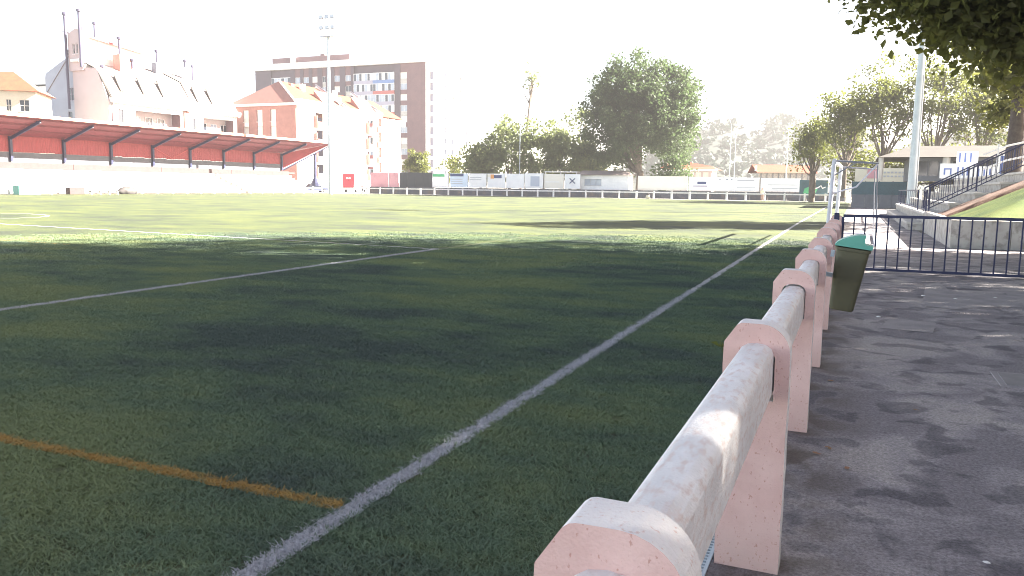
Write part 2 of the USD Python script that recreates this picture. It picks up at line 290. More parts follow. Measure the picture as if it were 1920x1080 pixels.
line('white_arc', [(cx+4.2*math.cos(t)*1.0, cy+3.1*math.sin(t)) for t in np.linspace(-1.9, 1.9, 40)], .12, 'line_white', .0064)
yel = line('yellow_line', [(-2.27, 3.18), (-14, 3.2)], .085, 'line_yellow', .0058)
line('yellow_line', [(-18.0, 14.2), (-30, 14.6)], .085, 'line_yellow', .0058)
line('white_goal_line', [(-2.3, 115.2), (-85, 115.2)], .12, 'line_white', .0058)

# near blades of the turf
rng = np.random.default_rng(7)
def tuft(n, size, hmin, hmax, w, seed):
    r = np.random.default_rng(seed); vv, ff = [], []
    for i in range(n):
        x, y = r.uniform(-size/2, size/2, 2); h = r.uniform(hmin, hmax); t = r.uniform(0, 2*np.pi); a = np.array([math.cos(t), math.sin(t)])*w/2
        l = r.normal(0, 1.0, 2)*h; b = len(vv); k = np.array([x, y])
        vv += [(*(k-a), 0), (*(k+a), 0), (*(k+l*.5+a*.7), h*.62), (*(k+l*.5-a*.7), h*.62), (*(k+l*1.25), h)]
        ff += [(b, b+1, b+2), (b, b+2, b+3), (b+3, b+2, b+4)]
    return np.array(vv), np.array(ff)
def scatter(name, host, pts, m, protos, sc=None, label=None):
    path = numbered(str(host.GetPath())+'/'+name)
    pi = UsdGeom.PointInstancer.Define(stage, path); rels = []
    for i, pr in enumerate(protos):
        rels.append(usdkit.mesh(stage, f'{path}/blade_cluster_{i+1:03d}', pr, M[m]).GetPath())
    n = len(pts); t = rng.uniform(0, np.pi*2, n)
    pi.CreatePrototypesRel().SetTargets(rels); pi.CreateProtoIndicesAttr(Vt.IntArray.FromNumpy(rng.integers(0, len(protos), n).astype(np.int32)))
    pi.CreatePositionsAttr(Vt.Vec3fArray.FromNumpy(pts.astype(np.float32)))
    pi.CreateOrientationsAttr(Vt.QuathArray([Gf.Quath(float(math.cos(x/2)), 0, 0, float(math.sin(x/2))) for x in t]))
    s = rng.uniform(.75, 1.25, n) if sc is None else sc
    pi.CreateScalesAttr(Vt.Vec3fArray.FromNumpy(np.c_[s, s, s].astype(np.float32)))
    return tag(pi.GetPrim(), label, kind='stuff')
def inview(x, y, m=60):
    c = np.c_[x, y, np.full(len(x), -EYE)] @ Mw
    u, w = 960+F*c[:, 0]/c[:, 2], 540+F*c[:, 1]/c[:, 2]
    return (c[:, 2] > 1) & (u > -m) & (u < 1920+m) & (w < 1080+2*m)
N = 330000
x = rng.uniform(-15.5, -.64, N); y = rng.uniform(1.5, 15, N)
k = inview(x, y) & (rng.uniform(0, 1, N) < np.clip(1.25-y/15, .12, 1)); x, y = x[k], y[k]
N = 150000
xf = rng.uniform(-26, -.64, N); yf = rng.uniform(3, 30, N); d_ = np.hypot(xf, yf)
k = inview(xf, yf) & (rng.uniform(0, 1, N) < np.clip((d_-7)/8, 0, 1)*np.clip((28-d_)/6, 0, 1)); xf, yf = xf[k], yf[k]
tlx = lambda yy: -2.178-.0077*yy
on_w = np.abs(x-tlx(y)+rng.normal(0, .008, len(x))) < .058
on_w |= (np.abs(x+9.6+rng.normal(0, .008, len(x))) < .055)
on_y = (np.abs(y-3.18+rng.normal(0, .012, len(x))) < .042) & (x < -2.28)
nf = (np.abs(xf-tlx(yf)) > .10) & (np.abs(xf+9.6) > .12) & ~((np.abs(yf-17.8-.098*(-9.6-xf)) < .12) & (xf < -9.5)) & ~((np.abs(yf-3.18) < .07) & (xf < -2.25))
scatter('far_blades', field, np.c_[xf, yf, np.full(len(xf), .003)][nf], 'turf_blade', [tuft(18, .15, .009, .022, .010, 50+s) for s in range(5)])  # sown over the tree-shaded band to deepen its darkness
z = np.zeros(len(x)); p3 = np.c_[x, y, z+.003]
scatter('blades', field, p3[~on_w & ~on_y], 'turf_blade', [tuft(16, .075, .007, .021, .0055, s) for s in range(5)])
# white and yellow fibres, sown densely along the lines
n = 2500; ly = 1.6+rng.uniform(0, 1, n)**1.5*11; lx = tlx(ly)+rng.uniform(-.055, .055, n)+rng.normal(0, .009, n)
scatter('blades', touch, np.c_[lx, ly, np.full(n, .006)], 'blade_white', [tuft(8, .035, .008, .019, .0045, 20+s) for s in range(3)])
n = 3600; ly = 3.5+rng.uniform(0, 1, n)*14.2; lx = -9.6+rng.uniform(-.05, .05, n)
scatter('blades', stage.GetPrimAtPath('/World/white_box_line'), np.c_[lx, ly, np.full(n, .006)], 'blade_white', [tuft(10, .05, .010, .024, .006, 40+s) for s in range(3)])
n = 1500; lx = rng.uniform(-8, -2.27, n); ly = 3.18+rng.uniform(-.04, .04, n)+rng.normal(0, .007, n)
scatter('blades', yel, np.c_[lx, ly, np.full(n, .006)], 'blade_yellow', [tuft(9, .035, .008, .019, .005, 30+s) for s in range(3)])

# path details: worn patch of asphalt, cover, drain, litter
sheet('asphalt_repair_patch', [(.95, 12.5), (1.30, 12.3), (1.95, 12.9), (2.5, 13.0), (2.62, 15.9), (2.3, 16.0), (2.28, 14.4), (1.5, 14.5), (1.45, 15.9), (1.2, 15.4)], .007, 'asphalt_patch')
sheet('asphalt_repair_patch', [(.35, 10.2), (.9, 10.1), (1.0, 10.9), (.5, 11.1)], .007, 'asphalt_patch')
cv = thing('inspection_cover', 'pale square cover let into the asphalt at the right edge', 'cover', (0, 0, 0))
obj('frame', cbox((1.20, 7.55, -.05), (1.85, 8.15, .010), .003), 'asphalt_patch', cv); obj('lid', cbox((1.25, 7.60, -.04), (1.80, 8.10, .0135), .003), 'cover_plate', cv)
for i, (lx, ly, sz, lb) in enumerate([(.36, 11.1, .022, 'white scrap of litter on the asphalt below the dustbin'), (1.05, 13.7, .024, 'white litter lying on the left of the asphalt repair patch'), (1.47, 13.55, .022, 'white litter lying on the right half of the asphalt repair patch'), (2.05, 14.0, .02, 'white litter at the right edge near the repair patch'), (.62, 3.85, .012, 'tiny white pebble near the bottom of the path')]):
    q = trimesh.creation.icosphere(2, 1.0); q.vertices *= np.array([1.2, .8, .45])*sz*(.8+.5*meshkit.noise(q.vertices*2.1, i)[:, None]); q.vertices += (lx, ly, sz*.3)
    tag(obj('litter_scrap', q, 'litter_white'), lb, 'litter')
rl = np.random.default_rng(5)
for i, (lx, ly, lb) in enumerate([(-.12, 5.05, 'dry reddish leaf at the foot of the third railing post'), (-.06, 5.2, 'dry leaf just beside the foot of the third railing post'), (.05, 4.85, 'dry leaf a little nearer than the third railing post foot'), (-.1, 7.1, 'dry leaf at the foot of the fourth railing post'), (.5, 6.4, 'dry brown leaf on the open asphalt below the bin'), (1.15, 5.5, 'dry leaf on the asphalt near the right edge')]):
    a = np.linspace(0, 2*np.pi, 10)[:-1]; rr2 = .028*(.75+.35*np.cos(2*a)+.12*rl.normal(size=9)); t = rl.uniform(0, 6)
    vv = np.c_[lx+rr2*np.cos(a+t), ly+rr2*np.sin(a+t), .012+.006*rl.random(9)]; vv = np.vstack([vv, [lx, ly, .018]])
    tag(obj('fallen_leaf', (vv, np.array([(j, (j+1) % 9, 9) for j in range(9)])), 'dry_leaf'), lb, 'leaf')
dr = thing('drain_channel', 'grey slatted drain channel between the turf and the pink railing', 'drain')
MB().box((-.62, -6, -.2), (-.605, 60, .012)).box((-.495, -6, -.2), (-.48, 60, .012)).build('edge', 'galv', dr)
obj('bed', boxm((-.605, -6, -.2), (-.495, 60, -.10)), 'black_panel', dr)
for i in range(90): obj('slat', boxm((-.605, 2.2+i*.03, -.02), (-.495, 2.2+i*.03+.013, .010)), 'galv', dr)
g = MB()
for i in range(1100): g.box((-.605, 4.92+i*.05, -.02), (-.495, 4.92+i*.05+.022, .010))
g.build('grate', 'galv', dr, kind='stuff')

# ------------------------------------------------------------------ pink concrete railing near the camera
def post_profile(w, top, r):
    p = [(-w/2, -.3), (w/2, -.3), (w/2, top-r*1.05)]
    for t in np.linspace(.15, 1, 7): a = t*math.pi/2; p.append((w/2-r+r*math.cos(a), top-r+r*math.sin(a)))
    p += [(-w/2+r*.62, top)]
    for t in np.linspace(.3, .95, 3): a = math.pi/2+t*math.pi/2*.5; p.append((-w/2+r*.62+ r*.62*math.cos(a)*.7, top-r*.55*(1-math.sin(a))*1.6))
    p += [(-w/2, top-r*.72)]
    return p
pr = post_profile(.262, 1.075, .115)
prof = m3.CrossSection([pr]).offset(-.006, m3.JoinType.Round).offset(.006, m3.JoinType.Round)
hole_w, hz0, hz1 = .15, .755, .985
rail_pts = [(-.068, .765), (.068, .765), (.068, .935), (.058, .957), (.035, .972), (0, .977), (-.035, .972), (-.058, .957), (-.068, .935)]
hole_pts = [(a*1.09, .865+(b-.865)*1.07) for a, b in rail_pts]
prof2 = prof-m3.CrossSection([hole_pts])
def post_mesh(y, dz=0):
    s = prof2.extrude(.125).refine_to_length(.05); s = s.rotate((90, 0, 0)).translate((RX, y+.0625, dz))
    q = s.to_mesh(); vv = np.array(q.vert_properties[:, :3]); return vv+(meshkit.noise(vv*9, 3)[:, None]-.5)*.004, np.array(q.tri_verts)
nr = thing('concrete_railing', 'weathered pink concrete railing beside the path, nearest to the viewer', 'railing')
py = [1.27+2.145*i for i in range(-2, 9)]
for i, yy in enumerate(py): obj('post', post_mesh(yy, (-.02, .004, -.006)[i % 3] if i != 2 else -.028), 'post_paint', nr)
rail_cs = m3.CrossSection([rail_pts])
for a in py[:-1]:
    q = rail_cs.extrude(2.145-.012).refine_to_length(.12).rotate((90, 0, 0)).translate((RX, a+2.139, 0))
    obj('rail', q, 'rail_paint', nr, smooth=35)
wd = thing('weed', 'small yellow green weed beside the second railing post', 'weed', (-.49, 3.44, .0))
for i in range(4):
    a = i*1.7; obj('leaf', MB().add([(0, 0, .93), (.02*math.cos(a), .02*math.sin(a), .955), (.045*math.cos(a), .045*math.sin(a), .95), (.018*math.cos(a+.6), .018*math.sin(a+.6), .935)], [(0, 1, 2, 3)]).mesh(), 'leaf_yellow', wd)
MB().tube([(.03, 0, .86), (.01, 0, .91), (0, 0, .94)], [.002, .002, .001], 5).build('stem', 'leaf_yellow', wd)

# green hanging dustbin
bn = thing('hanging_dustbin', 'olive green plastic dustbin with turquoise lid hung on the pink railing', 'dustbin', (-.065, 8.42, .44), 0)
UsdGeom.Xformable(bn).AddRotateYOp().Set(7.0)
def bin_ring(z, w, d, n=28, e=.45):
    t = np.arange(n)*2*np.pi/n; c, s = np.cos(t), np.sin(t)
    return np.c_[np.sign(c)*np.abs(c)**e*w/2, np.sign(s)*np.abs(s)**e*d/2, np.full(n, z)]
def loft(rings, cap0=True, cap1=True):
    n = len(rings[0]); b = MB(); vv = np.vstack(rings); f = []
    for i in range(len(rings)-1):
        for j in range(n): f.append((i*n+j, i*n+(j+1) % n, (i+1)*n+(j+1) % n, (i+1)*n+j))
    f = [(a, b_, c) for a, b_, c, d in f]+[(a, c, d) for a, b_, c, d in f]
    k = len(vv); vv = np.vstack([vv, rings[0].mean(0), rings[-1].mean(0)])
    if cap0: f += [(k, (j+1) % n, j) for j in range(n)]
    if cap1: f += [(k+1, k-n+j, k-n+(j+1) % n) for j in range(n)]
    return vv, np.array(f)
obj('body', loft([bin_ring(0, .20, .20), bin_ring(.015, .225, .22), bin_ring(.30, .265, .25), bin_ring(.58, .305, .29), bin_ring(.585, .325, .31), bin_ring(.61, .328, .313), bin_ring(.612, .30, .285), bin_ring(.56, .29, .275)], True, True), 'bin_body', bn, smooth=35)
# hooded lid: a quarter dome open towards the path side
cs = [(-.165, .625), (.165, .625), (.168, .655), (.10, .66), (.085, .70), (.088, .745), (.03, .742), (-.04, .72), (-.10, .69), (-.145, .655)]
lid = m3.CrossSection([cs]).offset(.004, m3.JoinType.Round).extrude(.29).rotate((90, 0, 0)).translate((0, .145, 0))
obj('lid', lid, 'bin_lid', bn, smooth=30)
MB().box((-.19, -.05, .50), (-.155, .05, .56)).box((-.20, -.03, .30), (-.135, .03, .34)).build('bracket', 'galv', bn)

# ------------------------------------------------------------------ navy gate across the path
gt = thing('barred_gate', 'long navy barred steel gate standing across the path', 'gate', (0, 0, 0))
GY = 17.3
MB().bar((-.20, GY, 1.10), (5.6, GY, 1.10), .05, .055).build('top_rail', 'navy_steel', gt)
MB().bar((-.20, GY, .055), (5.6, GY, .055), .05, .05).build('bottom_rail', 'navy_steel', gt)
for i, xx in enumerate(np.arange(-.20, 5.7, .205)): MB().bar((xx, GY, .08), (xx, GY, 1.0725), .05 if i == 0 else .026).build('bar', 'navy_steel', gt)
for i, xx in enumerate((-.32, 5.75)):
    obj('gate_post', cbox((xx-.05, GY-.05, -.2), (xx+.05, GY+.05, 1.15), .012), 'navy_steel', gt)

# ------------------------------------------------------------------ white goal stored beside the touchline
gl = thing('football_goal', 'white football goal frame standing side-on at the touchline beyond the gate', 'goal', (0, 0, 0))
def wt(name, a, b, r, m='goal_paint'): return MB().tube([a, b], r, 12).build(name, m, gl, smooth=40)
wt('post', (-.70, 24.9, 0), (-.62, 24.9, 2.44), .06); wt('post', (-.62, 31.6, 0), (-.55, 31.6, 2.44), .06)
wt('crossbar', (-.62, 24.84, 2.44), (-.55, 31.66, 2.44), .058)
wt('top_stay', (-.58, 24.9, 2.43), (.52, 24.9, 2.36), .028, 'galv_dark'); wt('top_stay', (-.52, 31.6, 2.43), (.58, 31.6, 2.36), .028, 'galv_dark')
wt('rear_bar', (.52, 24.9, 2.36), (.58, 31.6, 2.36), .025, 'galv_dark')
wt('brace', (-.60, 24.9, 2.02), (-.05, 24.9, 2.38), .02, 'galv_dark'); wt('brace', (.52, 24.9, 2.34), (.0, 24.9, 1.7), .02, 'goal_paint')
wt('brace', (.0, 24.9, 1.7), (-.64, 24.9, 1.5), .02, 'goal_paint'); wt('rear_leg', (.52, 24.9, 2.3), (.60, 24.9, .03), .017, 'galv_dark'); wt('rear_leg', (.58, 31.6, 2.3), (.66, 31.6, .03), .017, 'galv_dark')
wt('ground_bar', (-.68, 24.9, .05), (.6, 24.9, .05), .03); wt('ground_bar', (-.62, 31.6, .05), (.66, 31.6, .05), .03); wt('ground_bar', (.60, 24.9, .05), (.66, 31.6, .05), .03)

# ------------------------------------------------------------------ bank, retaining wall, terraces
def bank_z(x): return np.clip(.52+.475*(x-2.75), .52, 2.5)
xs = np.concatenate([np.linspace(2.78, 8, 28), [10, 14, 20, 30, 60, 120]]); ys = np.linspace(26.2, 35.9, 30)
X, Y = np.meshgrid(xs, ys); Z = np.minimum(bank_z(X), .76+np.maximum(Y-26.2, 0)*.36)+.10*(meshkit.fbm(np.stack([X*.9, Y*.9, X*0], -1), 4, 5)-.5)*np.clip((X-2.9), 0, 1)*np.clip(Y-26.3, 0, 1)
nx = len(xs); idx = lambda j, i: j*nx+i
obj('grass_bank', (np.c_[X.ravel(), Y.ravel(), Z.ravel()], np.array([(idx(j, i), idx(j, i+1), idx(j+1, i+1), idx(j+1, i)) for j in range(len(ys)-1) for i in range(nx-1)])), 'bank_grass', smooth=True, kind='structure')
# bare soil strip along the upper side of the bank, next to the terraces
ys2 = np.linspace(32.6, 35.95, 8); X2, Y2 = np.meshgrid(np.linspace(2.85, 7.2, 24), ys2); Z2 = bank_z(X2)+.07+.10*(meshkit.fbm(np.stack([X2*2, Y2*2, X2*0], -1), 4, 9)-.4); Z2[0] -= .25; Z2[1] -= .06*(X2[0]-2.85)/4
obj('soil_strip', (np.c_[X2.ravel(), Y2.ravel(), Z2.ravel()], np.array([(j*24+i, j*24+i+1, (j+1)*24+i+1, (j+1)*24+i) for j in range(7) for i in range(23)])), 'soil', smooth=True, kind='structure')
sheet('upper_ground', [(7.3, -40), (160, -40), (160, 26.2), (7.3, 26.2)], 2.55, 'bank_grass')
sheet('upper_ground', [(6.9, 36), (160, 36), (160, 130), (6.9, 130)], 2.545, 'earth')
rw = thing('retaining_wall', 'low concrete retaining wall holding the grass bank behind the gate', 'wall')
for a in np.arange(2.55, 7.0, 1.5): obj('block', cbox((a, 25.9, -.2), (a+1.49, 26.2, .80), .012), 'concrete', rw)
for a in np.arange(26.21, 35.5, 1.94): obj('block', cbox((2.55, a, -.2), (2.77, a+1.93, .80), .012), 'concrete', rw)
obj('end_wall', boxm((7.0, -40, -.2), (7.28, 26.19, 2.6)), 'concrete', rw)
tr = thing('concrete_terraces', 'stepped concrete seating terraces rising right of the path', 'terraces')
steps = [(2.05, .34)]+[(2.6+.85*i, .74+.42*i) for i in range(5)]
for i, (sx, sz) in enumerate(steps):
    e = 9.0 if i == len(steps)-1 else steps[i+1][0]
    for a in np.arange(36.2 if i else 37.0, 61, 4.97): obj('step', cbox((sx, a, -.2 if i < 2 else sz-.44), (e-.004 if i < 5 else 9.5, a+4.95, sz-.10), .01), 'concrete', tr); obj('tread', cbox((sx-.05, a, sz-.097), (e-.004 if i < 5 else 9.5, a+4.95, sz), .012), 'concrete_light', tr)
def balustrade(label, p, q, h, step=.12):
    t = thing('balustrade', label, 'railing'); p, q = np.array(p, float), np.array(q, float); up_ = np.array([0, 0, 1.])
    MB().bar(p+up_*h, q+up_*h, .055).build('handrail', 'navy_steel', t); MB().bar(p+up_*.12, q+up_*.12, .04).build('lower_rail', 'navy_steel', t)
    n = max(2, int(np.linalg.norm((q-p)[:2])/step))
    for i in range(n+1):
        c = p+(q-p)*i/n
        if i % 10 == 0: MB().bar(c-up_*.05, c+up_*(h+.02), .06).build('post', 'navy_steel', t)
        else: MB().bar(c+up_*.14, c+up_*(h-.03), .022).build('bar', 'navy_steel', t)
    return t
balustrade('navy stair balustrade climbing the near end of the terraces', (2.75, 36.5, .80), (6.3, 36.5, 2.75), .95, .16)
balustrade('navy stair balustrade climbing the terraces behind the nearer one', (2.75, 39.2, .80), (6.3, 39.2, 2.75), .95, .16)
balustrade('level navy balustrade along the front edge of the terraces', (2.66, 36.7, .74), (2.66, 38.9, .74), .9, .45)
balustrade('level navy balustrade along the far front of the terraces', (2.66, 41.5, .74), (2.66, 60, .74), .9, 1.5)
wr = thing('white_handrail', 'white tube handrail at the top of the terrace stair beside the tree trunk', 'handrail')
for zz, nm in ((3.62, 'upper_tube'), (3.05, 'lower_tube')): MB().tube([(4.6, 37.2, zz-.55), (5.4, 37.2, zz-.2), (6.3, 37.2, zz+.02), (9.0, 37.2, zz+.1)], .035, 8).build(nm, 'white_paint', wr)
for xx in (5.1, 6.4, 7.7, 9.0): MB().bar((xx, 37.2, 2.3), (xx, 37.2, 3.5), .05).build('post', 'white_paint', wr)

# fence and wall closing the path at the far end, sign wall behind
tf = thing('teal_fence', 'dark teal panel fence on a grey concrete wall beyond the goal', 'fence')
for i in range(4): obj('wall_block', cbox((-.35+1.15*i, 82.0, -.2), (.79+1.15*i, 82.3, 1.22), .02), 'concrete_grey', tf)
for i in range(4): obj('panel', boxm((-.35+1.15*i, 82.08, 1.224), (.79+1.15*i, 82.14, 2.42)), 'teal_panel', tf)
for i in range(5): obj('post', boxm((-.39+1.15*i, 82.15, 1.0), (-.33+1.15*i, 82.21, 2.5)), 'navy_steel', tf)
cw = thing('cream_sign_wall', 'cream rendered wall with a rose panel behind the teal fence', 'wall')
obj('wall', boxm((-.2, 95, 0), (5.2, 95.25, 4.0)), 'wall_cream', cw); obj('rose_panel', boxm((1.0, 94.93, 2.9), (2.15, 94.996, 3.9)), 'ink_rose', cw)
for i in range(2):
    for j in range(6): obj('letter_mark', boxm((2.6+j*.36, 94.96, 3.45-i*.4), (2.82+j*.36, 94.996, 3.62-i*.4)), 'ink_grey', cw)

# grey pavilion with a broad roof, panels in front of it
pv = thing('grey_pavilion', 'low grey pavilion with a broad sloping roof behind the terraces', 'building')
wp = [(3.0, 82, 2.5), (13.5, 82, 2.5)]
obj('wall', plate([(4.3, 2.5), (13.3, 2.5), (13.3, 4.55), (4.3, 4.55)], [(4.9, 6.6, 2.9, 4.3), (7.6, 8.4, 2.9, 4.3), (9.2, 11, 2.9, 4.3)], 'Y', 80, .3), 'concrete_grey', pv)
obj('side_wall', boxm((4.3, 80.31, 2.5), (4.6, 90, 4.55)), 'concrete_grey', pv)
for h in [(4.9, 6.6, 2.9, 4.3), (7.6, 8.4, 2.9, 4.3), (9.2, 11, 2.9, 4.3)]: window(pv, 'Y', 80, h, 'pane_dark', 'concrete_grey', 2, 1)
MB().add([(1.6, 78.8, 4.55), (13.6, 78.8, 4.55), (13.6, 92, 4.55), (1.6, 92, 4.55), (4.6, 84, 5.75), (11.6, 84, 5.75), (11.6, 87, 5.75), (4.6, 87, 5.75)],
         [(0, 1, 5, 4), (1, 2, 6, 5), (2, 3, 7, 6), (3, 0, 4, 7), (4, 5, 6, 7), (3, 2, 1, 0)]).build('roof', 'roof_grey', pv)
obj('column', MB().tube([(7.05, 79.2, 2.5), (7.05, 79.2, 4.54)], .30, 14).mesh(), 'concrete_light', pv)
MB().tube([(1.9, 79.2, 2.5), (1.9, 79.2, 4.54)], .22, 12).build('column', 'concrete_light', pv)
def placard(label, x0, x1, y, z0, z1, marks):
    t = thing('banner_board', label, 'board')
    obj('board', boxm((x0, y, z0), (x1, y+.06, z1)), 'board_white', t)
    for s in (x0+.1, x1-.1): MB().bar((s, y+.10, 2.0), (s, y+.10, z1), .07).build('post', 'galv_dark', t)
    for a, b, c, d in marks: obj('mark', boxm((x0+a, y-.012, z0+c), (x0+b, y-.003, z0+d)), 'ink_blue', t)
placard('upper white banner board with blue marks in front of the pavilion', 6.7, 8.1, 68, 3.65, 4.55, [(.15, .27, .1, .8), (.5, .62, .1, .8), (.86, .98, .1, .8)])
placard('lower white banner board with blue round mark left of the upper one', 5.5, 7.6, 66, 2.55, 3.6, [(.25, .75, .62, .72), (.25, .35, .25, .62), (.65, .75, .25, .62), (1.1, 1.2, .2, .8), (1.4, 1.5, .2, .8), (1.7, 1.8, .2, .8)])
placard('white banner board with blue uprights seen through the stair balustrade', 7.7, 9.4, 66, 2.5, 3.4, [(.2+.35*i, .3+.35*i, .15, .75) for i in range(4)])
placard('white banner board with broad blue bands beside the tree trunk', 8.3, 9.7, 60, 2.6, 4.0, [(.1, .3, .05, 1.3), (.6, .85, .05, 1.3), (1.15, 1.3, .05, 1.3)])

# ------------------------------------------------------------------ floodlight masts
ml = thing('floodlight_mast', 'tall pale floodlight mast with six lamps at the far left corner', 'floodlight', (-76.8, 106.5, 0))
MB().tube([(0, 0, 0), (0, 0, 12), (0, 0, 24.4)], [.33, .27, .19], 14).build('mast', 'galv', ml, smooth=40)
MB().box((-1.3, -.45, 24.2), (1.3, .45, 24.32)).build('platform', 'galv_dark', ml)
for xx in (-1.0, 0, 1.0): MB().bar((xx, 0, 24.3), (xx, 0, 27.6), .07).build('upright', 'galv', ml)
for zz in (25.6, 27.2):
    MB().bar((-1.3, .05, zz), (1.3, .05, zz), .08).build('crossarm', 'galv', ml)
    for xx in (-1.05, 0, 1.05):
        lp = obj('lamp', cbox((xx-.36, -.42, zz-.26), (xx+.36, -.04, zz+.26), .05), 'galv_dark', ml); obj('lens', boxm((xx-.30, -.43, zz-.2), (xx+.30, -.422, zz+.2)), 'pane_pale', lp)
mr = thing('floodlight_mast', 'thick grey floodlight mast rising into the foliage at the right', 'floodlight', (3.55, 62.3, 0))
MB().tube([(0, 0, 0), (0, 0, 10), (0, 0, 22)], [.30, .235, .16], 16).build('mast', 'galv', mr, smooth=40)
MB().tube([(.31, -.12, .2), (.245, -.1, 9.5)], .035, 6).build('cable_duct', 'white_paint', mr)
MB().box((-1.3, -.4, 21.9), (1.3, .4, 22.0)).build('platform', 'galv_dark', mr)
for xx in (-1., 0, 1.): obj('lamp', cbox((xx-.36, -.4, 22.3), (xx+.36, 0, 22.9), .05), 'galv_dark', mr)

# ------------------------------------------------------------------ far railings (white), kick walls
def white_railing(label, a, b, step):
    t = thing('white_railing', label, 'railing'); a, b = np.array(a, float), np.array(b, float); L = np.linalg.norm(b-a); n = int(round(L/step)); d = (b-a)/n
    px = abs(d[0]) > abs(d[1])
    for i in range(n+1):
        c = a+d*i; w, h = (.24, .13) if not px else (.24, .13)
        s = (.075, .13) if px else (.13, .11)
        obj('post', cbox((c[0]-.12, c[1]-.07, -.1), (c[0]+.12, c[1]+.07, 1.10), .02) if px else cbox((c[0]-.07, c[1]-.12, -.1), (c[0]+.07, c[1]+.12, 1.10), .02), 'white_rail', t)
    for i in range(n):
        c, e = a+d*i, a+d*(i+1); u_ = d/np.linalg.norm(d)*.075
        MB().bar((*(c+u_*1.7), .93), (*(e-u_*1.7), .93), .11, .17).build('rail', 'white_rail', t)
    return t
white_railing('white post and rail barrier along the far end of the pitch', (-85.6, 118.2), (-1.2, 118.2), 2.6)
white_railing('white post and rail barrier below the roofed stand', (-86.6, 50), (-86.6, 117.6), 2.6)
kw = thing('kick_wall', 'low dark wall behind the white barrier at the far end', 'wall')
for i in range(30): obj('panel', boxm((-79.2+2.6*i, 121.2, -.1), (-79.2+2.6*i+2.57, 121.4, 1.22)), 'kick_dark', kw)

# advertising boards on the far fence
def board(label, x0, x1, z0, z1, m, extra=(), y=121.9, posts=True):
    t = thing('advertising_board', label, 'board')
    obj('panel', cbox((x0, y, z0), (x1, y+.08, z1), .01), m, t)
    if posts:
        for s in (x0+.05, x1-.05): MB().bar((s, y+.14, 0), (s, y+.14, z1+.1), .1).build('post', 'galv_dark', t)
    for e in extra: obj(e[5] if len(e) > 5 else 'mark', boxm((x0+e[0], y-.03, z0+e[2]), (x0+e[1], y-.004, z0+e[3])), e[4], t)
ZB0, ZB1 = 1.30, 3.62
def X_(px): return -2.4211e-5*px*px+.142269*px-166.41        # metres along the far fence
rows = lambda L, zs, m='ink_grey', a=.25: [(a, L-a, z_, z_+.12, m) for z_ in zs]
board('green topped white advertising board, first from the left on the far fence', X_(812), X_(842), ZB0, ZB1-.05, 'board_white', [(.05, 2.3, 1.75, 2.2, 'ink_green')])
board('pale blue advertising board with a navy heading', X_(845), X_(878), ZB0, ZB1, 'board_blue', [(.05, 2.55, 1.85, 2.25, 'ink_navy')]+rows(2.6, (1.3, .95, .6)))
board('plain white advertising board with thin grey lines', X_(880), X_(913), ZB0, ZB1, 'board_white', rows(2.6, (1.6, 1.25)))
board('white advertising board with an orange and navy strip', X_(915), X_(948), ZB0, ZB1, 'board_white', [(.05, .55, 1.75, 2.2, 'board_cream'), (.6, 1.2, 1.5, 2.2, 'ink_orange'), (1.2, 2.6, 1.6, 2.1, 'ink_navy')])
board('blank white advertising board right of the orange one', X_(950), X_(984), ZB0, ZB1, 'board_white')
board('white advertising board with a grey blue square', X_(985), X_(1019), ZB0, ZB1+.1, 'board_white', [(1.0, 2.55, .35, 1.95, 'board_greyblue')])
board('cream advertising board left of the one with a dark emblem', X_(1021), X_(1057), ZB0, ZB1, 'board_cream', rows(2.8, (1.0,), 'board_white'))
board('white advertising board with a dark crossed emblem', X_(1059), X_(1088), ZB0, ZB1, 'board_white')
em = stage.GetPrimAtPath('/World/advertising_board_007')
for a in (.7, -.7): MB().bar((X_(1059)+1.3-.45, 121.86, 2.55-.4*np.sign(a)), (X_(1059)+1.3+.45, 121.86, 2.55+.4*np.sign(a)), .03, .16).build('emblem', 'ink_navy', em)
board('long pale wall panel right of the big tree', -31.0, -23.4, ZB0, 3.4, 'board_cream', y=122.0)
board('white wall panel with a dark name bar', -23.2, -19.4, ZB0, 3.3, 'board_white', [(1.3, 2.6, .95, 1.3, 'ink_navy'), (.7, 2.8, .55, .75, 'panel_lilac')])
board('white wall panel with three small dark marks', -19.2, -16.5, ZB0, 3.3, 'board_white', [(.5, .65, 1.6, 1.75, 'ink_navy'), (1.5, 1.7, 1.6, 1.75, 'ink_navy'), (2.2, 2.35, 1.6, 1.75, 'ink_navy')], y=122.05)
board('white wall panel with a grey heading line', -16.4, -13.0, ZB0, 3.25, 'board_white', [(.3, 2.7, 1.45, 1.62, 'ink_grey'), (.3, 2.9, .45, .55, 'ink_grey')])
board('wide white wall panel beside the dark green board', -12.8, -7.4, ZB0, 3.2, 'board_white', [(1.0, 5.0, .9, 1.0, 'ink_grey'), (1.6, 5.1, .4, .5, 'ink_grey')], y=122.05)
gb = thing('advertising_board', 'dark green advertising board with white script at the right end', 'board')
obj('panel', cbox((-7.3, 119.6, 1.0), (-3.6, 119.7, 2.95), .01), 'teal_panel', gb)
ox = -6.8
MB().add([(ox+.0, 119.585, 1.1), (ox+1.6, 119.585, 1.1), (ox+1.9, 119.585, 1.7), (ox+1.0, 119.585, 2.1), (ox+.2, 119.585, 1.8)], [(0, 1, 2), (0, 2, 3), (0, 3, 4)]).build('leaf_mark', 'ink_green', gb)
MB().tube([(ox+.9, 119.57, 1.9), (ox+1.5, 119.57, 1.78), (ox+2.0, 119.57, 1.95), (ox+2.3, 119.57, 2.2), (ox+2.5, 119.57, 1.85), (ox+2.9, 119.57, 2.0)], .09, 6).build('script', 'board_white', gb)
